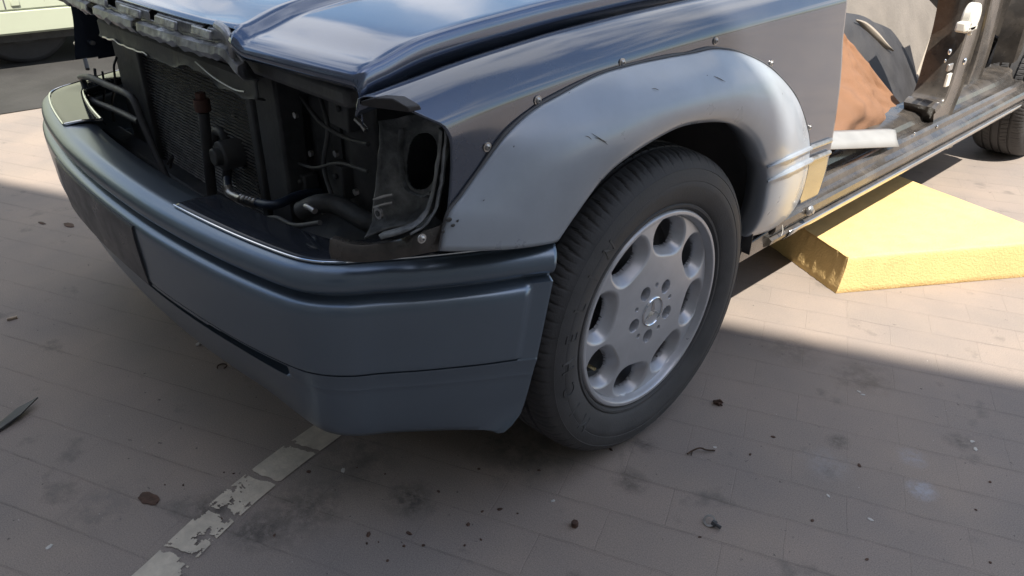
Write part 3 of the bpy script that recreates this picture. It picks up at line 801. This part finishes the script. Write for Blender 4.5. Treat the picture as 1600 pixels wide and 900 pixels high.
bm = bm_new(); rows = [[(x, lerp(.60, 2.46, i/40), z) for x, z in ((-.0375, .2945), (-.0365, .290), (-.0395, .279), (-.052, .2655), (-.060, .2635))] for i in range(41)]
grid(bm, rows); bmesh.ops.recalc_face_normals(bm, faces=bm.faces); build('sill_lip', bm, M['lip'], sill, solid=.0012, autosm=60)
# sill spot-weld bolts
for px, py in ((1335, 284), (1384, 261), (1429, 242), (1436, 252), (1482, 230), (1487, 228), (1499, 200), (1532, 196), (1562, 182), (1287, 318)):
    p = at(px, py, 'x', -.05); bm = bm_new(); ball(bm, p, .005, (.6, 1, 1), 10); cyl(bm, p-Vector((.002, 0, 0)), .0075, .002, 'x', 14); build('bolt', bm, M['steel'], sill)
p = at(1265, 329, 'x', -.03); bm = bm_new(); ball(bm, p, .014, (.6, 1, 1), 16); cyl(bm, p+Vector((.008, 0, 0)), .006, .006, 'x', 6); build('bolt', bm, M['steel'], sill)
# rocker end below the flare
bm = bm_new()
pp = [at(1150, 415, 'x', -.055), at(1160, 388, 'x', -.05), at(1226, 344, 'x', -.045), at(1248, 330, 'x', -.045), at(1262, 350, 'x', -.045), at(1240, 362, 'x', -.055), at(1222, 372, 'x', -.06), at(1152, 412, 'x', -.07)]
prism(bm, pp, (-.05, 0, 0)); build('rocker_end', bm, M['gblack'], car, bevel=.004)
bm = bm_new(); tube(bm, [at(1220, 343, 'x', -.04), at(1223, 358, 'x', -.035), at(1221, 368, 'x', -.035)], .0012, 6); build('cable_tie', bm, M['whitepl'], car)
bm = bm_new(); box(bm, (-.85, 1.55, .27), (1.42, 1.9, .02)); build('floor_pan', bm, M['black'], car)
bm = bm_new(); box(bm, (-.85, 3.45, .55), (1.6, .9, .5)); box(bm, (-.85, 3.0, .5), (1.3, .3, .42)); build('rear_body', bm, M['gblack'], car, bevel=.05)
bm = bm_new(); box(bm, (-1.62, 1.5, .55), (.06, 2.0, .56)); build('far_side_panel', bm, M['gblack'], car, bevel=.01)
# inner step seen through the door opening
bm = bm_new(); box(bm, (-.26, 1.3, .305), (.16, 1.5, .05)); 
for k in range(7): box(bm, (-.19-.018*k, 1.25, .3325), (.006, 1.2, .008))
build('floor_ribs', bm, M['gblack'], car, bevel=.002)

# pillar between the doors
def ribbon(name, pix, halfw, x, mat, depth=.09, parent=car):
    c = spline([at(a, b, 'x', x) for a, b in pix], 40)
    rows = []
    for i, p in enumerate(c):
        t = (c[min(i+1, 40)]-c[max(i-1, 0)]).normalized(); n = Vector((0, -t.z, t.y))
        if n.y > 0: n = -n
        w = halfw(i/40)
        sec = [(-w, -depth), (-w, -.012), (-w*.94, -.003), (-w*.8, .0), (-w*.72, -.006), (-w*.3, -.008), (w*.3, -.008), (w*.72, -.006), (w*.8, 0), (w*.94, -.003), (w, -.012), (w, -depth)]
        rows.append([p+n*a+Vector((b, 0, 0)) for a, b in sec])
    bm = bm_new(); V = grid(bm, rows, closed_v=True); bm.faces.new(V[0]); bm.faces.new(list(reversed(V[-1]))); bmesh.ops.recalc_face_normals(bm, faces=bm.faces)
    return build(name, bm, M[mat], parent, autosm=30)
pil = ribbon('door_pillar', [(1545, -60), (1534, 0), (1522, 50), (1508, 95), (1494, 140), (1477, 180), (1462, 204)], lambda t: lerp(.070, .075, t)+.03*sstep(.8, 1, t), -.07, 'gblack', depth=.10)
ribbon('door_pillar', [(1575, -60), (1560, 0), (1548, 50), (1530, 110), (1508, 165), (1490, 200)], lambda t: .075, -.15, 'gblack')
ribbon('rear_door_pillar', [(1640, -20), (1620, 30), (1604, 80), (1590, 120), (1570, 150)], lambda t: .09, -.12, 'gblack')
bm = bm_new(); c_ = at(1517, 27, 'x', -.055); cyl(bm, c_, .042, .03, 'x', 32); box(bm, c_+Vector((0, -.045, -.022)), (.03, .05, .03)); box(bm, c_+Vector((0, .0, -.03)), (.03, .08, .02))
build('belt_reel', bm, M['whitepl'], pil, bevel=.006)
bm = bm_new(); c_ = at(1510, 46, 'x', -.055); box(bm, c_, (.012, .03, .02)); box(bm, c_+Vector((0, .05, .0)), (.012, .014, .05), Matrix.Rotation(R_(-35), 3, 'X')); build('belt_anchor', bm, M['whitepl'], pil, bevel=.004)
bm = bm_new(); box(bm, at(1484, 105, 'x', -.060), (.008, .035, .022)); build('latch_striker', bm, M['steel'], pil, bevel=.003)
bm = bm_new(); box(bm, at(1481, 125, 'x', -.058), (.008, .030, .04)); build('label_plate', bm, M['whitepl'], pil, bevel=.002)
for px, py, r in ((1484, 81, .012), (1507, 96, .015), (1477, 95, .007), (1429, 209, .006), (1464, 198, .008)):
    bm = bm_new(); ball(bm, at(px, py, 'x', -.06), r*.8, (.5, .8, 1), 12); build('bolt', bm, M['chrome'], pil)
# belt webbing and clutter behind the pillar
bm = bm_new()
for k in range(3):
    tube(bm, [at(1532+k*3, 60+k*6, 'x', -.30), at(1548, 56+k*8, 'x', -.28), at(1562, 68+k*7, 'x', -.28), at(1550, 80+k*6, 'x', -.3), at(1536, 74+k*9, 'x', -.3)], .012, 8)
build('belt_webbing', bm, M['beige'], car)
for k in range(26):
    px, py = random.uniform(1515, 1580), random.uniform(105, 165)
    if py-105 < (px-1560)*1.0: continue
    bm = bm_new(); c_ = at(px, py, 'x', -.30+random.uniform(-.05, .05)); box(bm, c_, (random.uniform(.01, .04),)*1+(random.uniform(.01, .05), random.uniform(.008, .03)), Matrix.Rotation(random.uniform(0, 3), 3, Vector((random.random(), random.random(), 1)).normalized()))
    build('wiring_plug', bm, M[random.choice(('whitepl', 'black', 'rubber', 'steel'))], car, bevel=.002)
bm = bm_new()
for k in range(7):
    x0 = random.uniform(1515, 1560); y0 = random.uniform(95, 150)
    tube(bm, [at(x0, y0, 'x', -.26), at(x0+random.uniform(5, 20), y0+random.uniform(-12, 12), 'x', -.24), at(x0+random.uniform(10, 35), y0+random.uniform(0, 22), 'x', -.27)], .006, 6)
build('wiring', bm, M['rubber'], car)
# interior trim
bm = bm_new()
def ix(py, d=0): return lerp(-.56, -.30, max(0, min(1, py/200)))+d
pp = [at(a, b, 'x', ix(b)) for a, b in ((1220, -40), (1425, -30), (1482, 32), (1432, 134), (1420, 185), (1220, 185))]
prism(bm, pp, (-.03, 0, 0)); trim = build('interior_panel', bm, M['beige'], car, bevel=.004)
bm = bm_new()
pp = [at(a, b, 'x', ix(b, .010)) for a, b in ((1466, 26), (1483, 32), (1452, 120), (1440, 136), (1430, 130), (1436, 112))]
prism(bm, pp, (-.02, 0, 0)); build('edging_highlight', bm, M['beige2'], trim, bevel=.003)
bm = bm_new()
oc2 = spline([at(a, b, 'x', ix(b, .025)) for a, b in ((1270, 8), (1320, 13), (1352, 20), (1385, 42), (1408, 72), (1425, 108), (1437, 150), (1434, 196))], 40)
ic2 = spline([at(a, b, 'x', ix(b, .05)) for a, b in ((1250, 50), (1318, 62), (1338, 84), (1358, 110), (1378, 136), (1398, 160), (1414, 180), (1414, 215))], 40)
rows = []
for o, i in zip(oc2, ic2):
    row = [o+Vector((-.03, 0, 0)), o+Vector((-.01, 0, 0))]
    for k in range(9):
        t = k/8; p = o.lerp(i, t); row.append(p+Vector((.022*math.sin(math.pi*min(1, t*.8+.12)), 0, 0)))
    row.append(i+Vector((-.02, 0, 0)))
    rows.append(row)
grid(bm, rows); bmesh.ops.recalc_face_normals(bm, faces=bm.faces)
hump = build('moulded_trim', bm, M['darkint'], car, solid=.004)
bm = bm_new()
a_ = spline([at(a, b, 'x', ix(b, .068)) for a, b in ((1337, 31), (1352, 38), (1370, 54), (1385, 70), (1395, 79))], 20)
rows = [[p+Vector((0, 0, .008*math.sin(math.pi*k/20)+.001)), p+Vector((.004, 0, 0)), p-Vector((0, 0, .022*math.sin(math.pi*k/20)+.001))] for k, p in enumerate(a_)]
grid(bm, rows); build('edging_highlight', bm, M['beige2'], hump, solid=.002)  # highlight on the dark hump, put into a pale stripe of its own

# ---- wheels
def make_wheel():
    """wheel about the origin, outer face looking to +x; returns world meshes"""
    out = {}
    RR = .207
    nr, na = 150, 640
    holes = [R_(30+45*k) for k in range(8)]
    lugs = [R_(48+72*k) for k in range(5)]
    pins = [R_(84+72*k) for k in range(5)]
    rows = []; cut = []
    for i in range(nr+1):
        r = .010+(RR-.010)*i/nr; row = []
        for j in range(na):
            a = 2*math.pi*j/na; y, z = r*math.cos(a), r*math.sin(a)
            x = -.004-.010*(r/.19)**2.2 + .0
            if r > .1905: x = lerp(-.016, .000, sstep(.1905, .1975, r))
            if r > .2035: x = lerp(.0, -.005, sstep(.2035, .207, r))
            d = 9
            for h in holes:
                da = (a-h+math.pi) % (2*math.pi)-math.pi
                if abs(da) > .5: continue
                dr = (r-.1530)/.0382; dt = r*da/(.0520*(1+.10*(r-.1530)/.038))
                d = min(d, ((abs(dr)**2.25+abs(dt)**2.25)**(1/2.25)-1)*.040)
            if d < .003 :
                x -= .0016*sstep(.003, 0, d)
            kill = False
            if d < 0:
                t = min(1, -d/.0106); x -= .020*t**1.1
                if -d > .0108: x -= .006
                if -d > .0120: kill = True
            for h in lugs:
                e = math.hypot(y-.055*math.cos(h), z-.055*math.sin(h))
                if e < .0145: x -= .022*sstep(.0145, .0115, e)
            for h in pins:
                e = math.hypot(y-.056*math.cos(h), z-.056*math.sin(h))
                if e < .005: x -= .008*sstep(.005, .0034, e)
            row.append((Vector((x, y, z)), kill))
        rows.append(row)
    bm = bm_new(); V = [[bm.verts.new(p) for p, k in r] for r in rows]
    for i in range(nr):
        for j in range(na):
            j2 = (j+1) % na
            if rows[i][j][1] or rows[i+1][j][1] or rows[i][j2][1] or rows[i+1][j2][1]: continue
            bm.faces.new([V[i][j], V[i+1][j], V[i+1][j2], V[i][j2]])
    bm.faces.new(list(V[0]))
    clean(bm); bmesh.ops.recalc_face_normals(bm, faces=bm.faces)
    out['rim'] = bm
    def lathe(prof, seg=96, mod=None):
        b = bm_new(); rows = []
        for j in range(seg):
            a = 2*math.pi*j/seg
            rows.append([(x, r*math.cos(a), r*math.sin(a)) for x, r in (mod(a, prof) if mod else prof)])
        grid(b, rows, closed_u=True); bmesh.ops.recalc_face_normals(b, faces=b.faces); return b
    out['rim_barrel'] = lathe([(-.004, .2065), (-.012, .204), (-.020, .1965), (-.030, .192), (-.06, .186), (-.09, .176), (-.15, .176), (-.165, .192), (-.172, .205)])
    b = lathe([(-.10, .174), (-.10, .15), (-.098, .06), (-.07, .055), (-.07, .01)], 64); out['brake_disc'] = b
    # tyre
    prof = [(-.020, .196), (-.012, .2055), (-.004, .2085), (.001, .2125), (.0015, .217), (-.001, .2195), (.0015, .222), (.005, .229), (.009, .240), (.0115, .252), (.0125, .2635), (.0118, .2645), (.0125, .2655), (.0110, .277), (.0072, .2865), (.0078, .2875), (.0066, .2885), (.002, .297), (-.005, .3045), (-.013, .3095), (-.022, .3125), (-.032, .3140), (-.040, .3148), (-.0415, .3148), (-.0425, .3075), (-.0495, .3075), (-.0505, .3155), (-.052, .3155), (-.07, .3165), (-.0755, .3168), (-.0765, .309), (-.0835, .309), (-.0845, .317)]
    full = prof+[(-.191-x, r) for x, r in reversed(prof)]
    def mod(a, pr):
        o = []
        deg = math.degrees(a) % 360
        for x, r in pr:
            xx = -x-.0 if x > -.0955 else 0
            dd = min(-x, .191+x)         # distance in from the sidewall
            if dd > -.004 and dd < .040 and r > .288:
                ph = (deg/5.6+dd*9*(1 if x > -.0955 else -1)) % 1
                w = .085
                g = sstep(w, w*.55, min(ph, 1-ph))
                r -= .0026*g*sstep(-.003, .006, dd)
                ph2 = (ph+.5) % 1
                g2 = sstep(.06, .03, min(ph2, 1-ph2)); r -= .002*g2*sstep(.004, .012, dd)*sstep(.036, .03, dd)
            elif .050 < dd < .076 and r > .312:
                ph = (deg/4.2+.35-dd*16) % 1; g = sstep(.09, .05, min(ph, 1-ph)); r -= .003*g
            o.append((x, r))
        return o
    b = bm_new(); seg = 1320; rws = []
    for j in range(seg):
        a = 2*math.pi*j/seg
        # resample shoulder so that the cuts have something to displace
        rws.append([(x, r*math.cos(a), r*math.sin(a)) for x, r in mod(a, full2)] if False else [(x, r*math.cos(a), r*math.sin(a)) for x, r in mod(a, full)])
    grid(b, rws, closed_u=True); bmesh.ops.recalc_face_normals(b, faces=b.faces)
    # flatten the contact patch
    for v in b.verts:
        if v.co.z < -.312: v.co.z = -.312-(-.312-v.co.z)*.2
    out['tyre'] = b
    # emblem ring and three-pointed star
    b = bm_new(); n = 64
    rr = []
    for j in range(n):
        a = 2*math.pi*j/n; c, s = math.cos(a), math.sin(a)
        rr.append([(x-.003, r*c, r*s) for x, r in ((-.004, .0315), (.0005, .031), (.002, .0293), (.0005, .0277), (-.003, .0272))])
    grid(b, rr, closed_u=True); bmesh.ops.recalc_face_normals(b, faces=b.faces)
    ctr = b.verts.new((.002, 0, 0))
    for q in range(3):
        a = R_(92+120*q); t = Vector((-.002, .0283*math.cos(a), .0283*math.sin(a)))
        l = Vector((-.0045, .0055*math.cos(a-R_(60)), .0055*math.sin(a-R_(60)))); r = Vector((-.0045, .0055*math.cos(a+R_(60)), .0055*math.sin(a+R_(60))))
        tv, lv, rv = b.verts.new(t), b.verts.new(l), b.verts.new(r)
        b.faces.new([ctr, lv, tv]); b.faces.new([ctr, tv, rv])
    out['hub_emblem'] = b
    b = bm_new(); cyl(b, (-.0066, 0, 0), .0275, .004, 'x', 48); out['hub_cap'] = b
    for q, h in enumerate(lugs):
        pass
    b = bm_new()
    for h in lugs: cyl(b, (-.022, .055*math.cos(h), .055*math.sin(h)), .0082, .012, 'x', 6)
    out['lug_bolts'] = (lugs,)
    b.free()
    # valve
    b = bm_new(); va = R_(-154); vc = Vector((-.030, .166*math.cos(va), .166*math.sin(va)))
    cyl(b, vc, .0035, .030, 'x', 12); out['valve_stem'] = b
    return out
W = make_wheel()
def letters():
    out = []
    txt = "MICHELIN"
    for rep in (0,):
        for k, ch in enumerate(txt):
            cu = bpy.data.curves.new('t', 'FONT'); cu.body = ch; cu.size = .040; cu.extrude = .0012; cu.align_x = 'CENTER'
            ob = bpy.data.objects.new('t', cu); COL.objects.link(ob)
            dg = bpy.context.evaluated_depsgraph_get(); me = bpy.data.meshes.new_from_object(ob.evaluated_get(dg))
            bpy.data.objects.remove(ob)
            a = R_(218-12.4*k)       # reads clockwise up the front of the tyre
            r0 = .2400
            for v in me.vertices:
                tx, ty, tz = v.co
                ang = a-tx*1.0/r0*.9; r = r0+ty*1.15
                x = interp(r, [.229, .240, .252, .2635, .277, .287], [.005, .009, .0115, .0125, .011, .0072])+.0004+tz
                v.co = Vector((x, r*math.cos(ang), r*math.sin(ang)))
            b = bm_new(); b.from_mesh(me); bpy.data.meshes.remove(me); out.append(b)
    return out
LET = letters()
def place_wheel(cx, cy, mir=False, first=True, src=None):
    c = Vector((cx, cy, .3155))
    if src is None:
        def mv(b): bmesh.ops.translate(b, verts=b.verts, vec=c); return b
        wh = build('wheel', mv(W['rim']), M['rim'], car, solid=0, autosm=50)
        kids = []
        build('tyre', mv(W['tyre']), M['tyre'], wh, autosm=40)
        build('rim_barrel', mv(W['rim_barrel']), M['barrel'], wh)
        build('brake_disc', mv(W['brake_disc']), M['black'], wh)
        build('hub_cap', mv(W['hub_cap']), M['rim'], wh, bevel=.001)
        build('hub_emblem', mv(W['hub_emblem']), M['chrome'], wh, autosm=20)
        build('valve_stem', mv(W['valve_stem']), M['brass'], wh)
        for l_ in LET: build('letter', mv(l_), M['tyre'], wh, smooth=False)
        for h in W['lug_bolts'][0]:
            b = bm_new(); cyl(b, c+Vector((-.024, .055*math.cos(h), .055*math.sin(h))), .0085, .012, 'x', 6); build('lug_bolt', b, M['barrel'], wh, bevel=.001)
        return wh
    w = src.copy(); COL.objects.link(w); w.parent = car
    for ch in list(src.children):
        k = ch.copy(); COL.objects.link(k); k.parent = w
    w.location = Vector((cx, cy, 0)) if not mir else Vector((cx, cy, 0))
    if mir: w.scale = (-1, 1, 1)
    return w
w0 = place_wheel(0, 0)
def cp(dx, dy, mir=False):
    w = w0.copy(); COL.objects.link(w); w.parent = car
    for ch in list(w0.children):
        k = ch.copy(); COL.objects.link(k); k.parent = w
    w.location = (dx, dy, 0)
    if mir: w.scale = (-1, 1, 1)
cp(-.03, 2.8)
cp(0, 0, True); cp(.03, 2.8, True)

# ------------------------------------------------------------------ loose things in and around the car
# brown cloth
bm = bm_new()
Lc = spline([at(1290, 30, 'x', -.39), at(1280, 120, 'x', -.25), at(1275, 218, 'x', -.13)], 40)
Rc = spline([at(1322, 58, 'x', -.37), at(1348, 88, 'x', -.32), at(1376, 124, 'x', -.26), at(1404, 158, 'x', -.21), at(1424, 180, 'x', -.17), at(1430, 196, 'x', -.15), at(1420, 212, 'x', -.13)], 40)
rows = []
for i, (l, r) in enumerate(zip(Lc, Rc)):
    row = []
    for k in range(41):
        t = k/40; p = l.lerp(r, t); s = i/40
        f = .016*math.sin(t*9+s*7)*s+.02*noise.noise(Vector((t*5, s*4, 3)))+.010*noise.noise(Vector((t*14, s*12, 9)))
        f += .03*math.exp(-((t-.55)**2*40+(s-.78)**2*60))
        f *= sstep(0, .12, 1-t)
        row.append(p+Vector((f, 0, f*.3)))
    rows.append(row)
grid(bm, rows); bmesh.ops.recalc_face_normals(bm, faces=bm.faces)
tag(build('cloth', bm, M['cloth'], solid=.003, loc=(-.3, 1.1, .3)), 'brown cloth draped over the dark trim inside the open door', 'cloth')
# white plastic strip on the sill
bm = bm_new(); rows = []
for k in range(25):
    t = k/24
    a, b, c_ = at(lerp(1270, 1399, t), lerp(208.5, 203, t), 'x', -.095), at(lerp(1270, 1401, t), lerp(222, 216, t), 'x', -.062), at(lerp(1270, 1405, t), lerp(234, 229, t), 'x', -.045)
    rows.append([a+Vector((-.02, 0, .0)), a, a.lerp(b, .5)+Vector((.001, 0, .002*math.sin(t*9))), b, c_])
grid(bm, rows); bmesh.ops.recalc_face_normals(bm, faces=bm.faces)
tag(build('plastic_strip', bm, M['white'], solid=.003, loc=(-.13, 1.3, .35), autosm=20), 'white plastic strip lying on the sill below the brown cloth', 'plastic strip')

# yellow foam block
A = Vector((-.015, .935, 0)); B = Vector((.385, 1.56, 0)); C2 = Vector((-.36, 1.80, 0)); D = Vector((-.44, 1.15, 0))
bm = bm_new(); n = 60
HF = .118
def quad(s, t): return A.lerp(B, s).lerp(D.lerp(C2, s), t)
ring = [(s/n, 0) for s in range(n)]+[(1, t/n) for t in range(n)]+[(1-s/n, 1) for s in range(n)]+[(0, 1-t/n) for t in range(n)]
rows = []
for zi, z in enumerate((0, .002, .02, .045, .07, .09, .108, .115, .118)):
    row = []
    for s, t in ring:
        p = quad(s, t); c = quad(.5, .5); ins = {0: .002, 1: 0, 8: .004, 7: .001}.get(zi, 0)
        endj = 0
        if s == 0: endj = .003*noise.noise(Vector((t*26, z*9, 1)))+.005*noise.noise(Vector((t*90, z*12, 4)))*(.5+max(0, z-.08)*22)
        d = (p-c).normalized(); q = p-d*ins+(D-A).normalized().cross(Vector((0, 0, 1)))*endj
        q += (B-A).normalized()*(-.014*math.sin(z/HF*1.5)*(1 if s == 0 else 0))*-1
        row.append(Vector((q.x, q.y, z+(.002*noise.noise(p*9) if zi == 8 else 0))))
    rows.append(row)
V = grid(bm, rows, closed_v=True)
# top as a grid inside the last ring
last = []
for i in range(n+1):
    s = i/n; r = []
    for k in range(n+1):
        t = k/n
        if i == 0: r.append(V[-1][(4*n-k) % (4*n)])
        elif i == n: r.append(V[-1][n+k])
        elif k == 0: r.append(V[-1][i])
        elif k == n: r.append(V[-1][3*n-i])
        else:
            p = quad(s, t); r.append(bm.verts.new((p.x, p.y, HF+.003*noise.noise(p*7)+.0015*noise.noise(p*30))))
    last.append(r)
for i in range(n):
    for k in range(n):
        try: bm.faces.new([last[i][k], last[i+1][k], last[i+1][k+1], last[i][k+1]])
        except ValueError: pass
bmesh.ops.recalc_face_normals(bm, faces=bm.faces)
tag(build('foam_block', bm, M['foam'], loc=(0, 1.4, 0), autosm=50), 'thick yellow foam slab lying on the ground beside the open door', 'foam block')

# pale green vehicle at the far left
van = empty('van', (-5.6, .8, 0)); tag(van, 'pale green van parked behind the bumper at the top left', 'van')
bm = bm_new(); rows = []
vp = [(-4.76, .205), (-4.715, .212), (-4.70, .225), (-4.695, .34), (-4.703, .346), (-4.703, .352), (-4.695, .358), (-4.69, .8), (-4.72, 1.1), (-4.9, 1.75), (-5.1, 1.85), (-6.2, 1.85), (-6.5, 1.1), (-6.5, .25), (-6.4, .205)]
for k in range(31):
    y = lerp(-3.6, 2.7, k/30); rows.append([(x, y, z) for x, z in vp])
V = grid(bm, rows, closed_v=True); bm.faces.new(V[0]); bm.faces.new(list(reversed(V[-1]))); bmesh.ops.recalc_face_normals(bm, faces=bm.faces)
build('body', bm, M['green'], van, autosm=25)
bm = bm_new(); box(bm, (-4.697, -.075, .56), (.006, .008, .40)); build('door_gap', bm, M['black'], van)
bm = bm_new(); box(bm, (-4.70, -.02, .395), (.03, .05, .045)); build('hinge', bm, M['green'], van, bevel=.006)
for y in (.02, -2.7):
    bm = bm_new(); cyl(bm, (-5.02, y, .30), .30, .2, 'x', 64); wv = build('wheel', bm, M['tyre'], van, bevel=.03)
    bm = bm_new(); cyl(bm, (-4.925, y, .30), .18, .012, 'x', 48); build('rim', bm, M['black'], wv, bevel=.004)
bm = bm_new(); box(bm, (-5.6, -.4, .2), (1.5, 5.6, .1)); build('underbody', bm, M['black'], van)

# ------------------------------------------------------------------ small litter
def gp(px, py, z=0): return at(px, py, 'z', z)
p = gp(1108, 818); bm = bm_new()
n = 32; rr = []
for j in range(n):
    a = 2*math.pi*j/n; rr.append([p+Vector((r*math.cos(a), r*math.sin(a), z)) for r, z in ((.0075, .001), (.0075, .0025), (.0115, .0025), (.0115, .001))])
grid(bm, rr, closed_u=True, closed_v=True); bmesh.ops.rotate(bm, verts=bm.verts, cent=p, matrix=Matrix.Rotation(R_(38), 3, 'X')); bmesh.ops.translate(bm, verts=bm.verts, vec=(0, 0, .007)); bmesh.ops.recalc_face_normals(bm, faces=bm.faces)
tag(build('washer', bm, M['steel'], loc=p), 'bright steel washer leaning on a small dark bolt in the foreground', 'washer')
p = gp(1115, 822); bm = bm_new(); cyl(bm, p+Vector((0, 0, .007)), .0065, .007, 'x', 6); cyl(bm, p+Vector((.008, 0, .007)), .0035, .012, 'x', 12)
tag(build('bolt', bm, M['black'], loc=p), 'small dark bolt lying against a bright washer in the foreground', 'bolt')
p = gp(898, 822); bm = bm_new(); cyl(bm, p+Vector((0, 0, .0055)), .007, .011, 'z', 6); tag(build('nut', bm, M['rust'], loc=p, bevel=.001), 'single dark hex nut standing on the paving in the foreground', 'nut')
p = gp(1121, 632); bm = bm_new()
tube(bm, [p+Vector((-.012, 0, .003)), p+Vector((0, .004, .008)), p+Vector((.012, 0, .003))], .0022, 6); tube(bm, [p+Vector((-.006, -.008, .004)), p+Vector((.002, .002, .013)), p+Vector((.008, .008, .005))], .0022, 6); box(bm, p+Vector((.0, 0, .004)), (.014, .008, .007))
tag(build('trim_clip', bm, M['rust'], loc=p), 'dark broken trim clip on the paving right of the front wheel', 'clip')
bm = bm_new(); q = [gp(1074, 709, .004), gp(1082, 704, .005), gp(1094, 700, .010), gp(1104, 703, .006), gp(1117, 704, .004)]; tube(bm, q, .0018, 6); tube(bm, [gp(1082, 704, .005), gp(1080, 711, .003)], .0013, 5)
tag(build('twig', bm, M['wood'], loc=q[2]), 'thin bent brown twig on the paving below the clip', 'twig')
bm = bm_new(); p = gp(347, 574); tube(bm, [p+Vector((.011*math.cos(a), .011*math.sin(a), .003)) for a in [R_(v) for v in range(0, 300, 30)]], .0016, 6); tag(build('wire_ring', bm, M['rust'], loc=p), 'small open wire ring on the ground under the front bumper', 'wire ring')
bm = bm_new(); a, b = gp(11, 499, .004), gp(27, 495, .004); tube(bm, [a, b], .0038, 12); tag(build('cigarette_butt', bm, M['butt'], loc=a), 'tan cigarette butt on the ground at the far left', 'cigarette butt')
bm = bm_new(); pts = [gp(-25, 668), gp(0, 662), gp(30, 645), gp(62, 628), gp(35, 655), gp(0, 676), gp(-25, 690)]
Vv = [bm.verts.new(p+Vector((0, 0, .004+.010*(i in (2, 3, 4))))) for i, p in enumerate(pts)]; bm.faces.new(Vv); bmesh.ops.recalc_face_normals(bm, faces=bm.faces)
tag(build('plastic_sheet', bm, M['plastic'], solid=.003, loc=pts[0], smooth=False), 'sharp dark plastic offcut poking in at the left edge', 'plastic offcut')
def blob(px, py, r, h, mat, name, label, cat, sc=(1, 1), rot=0, seed=0, group=None):
    p = gp(px, py); bm = bm_new(); bmesh.ops.create_icosphere(bm, subdivisions=3, radius=1)
    Rr = Matrix.Rotation(R_(rot), 3, 'Z')
    for v in bm.verts:
        f = 1+.35*noise.noise(v.co*1.6+Vector((seed, 0, 0)))+.15*noise.noise(v.co*4+Vector((0, seed, 0)))
        w = Rr @ Vector((v.co.x*r*sc[0]*f, v.co.y*r*sc[1]*f, 0)); v.co = p+w+Vector((0, 0, h*.5+v.co.z*h*.5*f))
    return tag(build(name, bm, M[mat], loc=p), label, cat, group)
blob(232, 780, .020, .005, 'rust', 'leaf', 'dark flat dead leaf on the ground left of the painted line', 'leaf', (1.2, .6), 20, 1)
blob(310, 539, .006, .006, 'chip', 'paint_chip', 'white chip on the dark ground under the front bumper', 'paint chip', seed=3)
blob(108, 352, .020, .003, 'rust', 'leaf', 'small dark oval leaf on the ground left of the front bumper', 'leaf', (1.3, .6), 10, 4)
blob(66, 349, .012, .003, 'rust', 'leaf', 'tiny flat leaf near the left edge of the bumper shadow', 'leaf', (1.5, .5), 15, 5)
for i, (px, py, r, lab) in enumerate((
    (1342, 612, .0035, 'left one of two touching white chips in the dark patch near the shadow edge'),
    (1348, 617, .004, 'right one of two touching white chips in the dark patch near the shadow edge'),
    (1519, 690, .004, 'small pale flake at the far right, above a longer pale flake'),
    (1524, 702, .0045, 'longer pale flake at the far right, just below a smaller one'),
    (1294, 775, .0035, 'white chip directly left of the bluish scuff on the paving'),
    (1360, 812, .004, 'round white chip nearest the lower right corner'),
    (1117, 699, .003, 'tiny white chip at the right end of the twig'),
    (864, 783, .0035, 'white chip above the dark hex nut'),
    (77, 855, .005, 'thin pale flake at the lower left on a paving joint'),
    (536, 735, .005, 'pale crumb just right of the painted line'),
    (490, 662, .003, 'tiny white chip at the upper end of the painted line'))):
    blob(px, py, r, r*.35, 'chip', 'paint_chip', lab, 'paint chip', (1.3, .8), i*37, i*3.1+10, 'pale chips lying on the paving')
rnd = random.Random(5)
bm = bm_new()
for i in range(38):
    px, py = rnd.uniform(200, 1580), rnd.uniform(640, 890)
    if i < 18: px, py = rnd.uniform(280, 760), rnd.uniform(730, 860)
    if px < 880 and py < 700: continue
    p = gp(px, py); r = rnd.uniform(.001, .004)
    b2 = bmesh.ops.create_icosphere(bm, subdivisions=2, radius=1); a = rnd.uniform(0, 6.28); sc = rnd.uniform(.9, 2)
    for v in b2['verts']:
        f = 1+.5*noise.noise(v.co*1.8+Vector((i*1.7, 0, 0)))
        x, y = v.co.x*r*sc*f, v.co.y*r*f
        v.co = p+Vector((x*math.cos(a)-y*math.sin(a), x*math.sin(a)+y*math.cos(a), .0008+v.co.z*.0012))
tag(build('dirt_crumbs', bm, M['rust'], loc=(0, 0, 0)), 'tiny dark crumbs of dirt scattered over the shaded paving', 'dirt', kind='stuff')
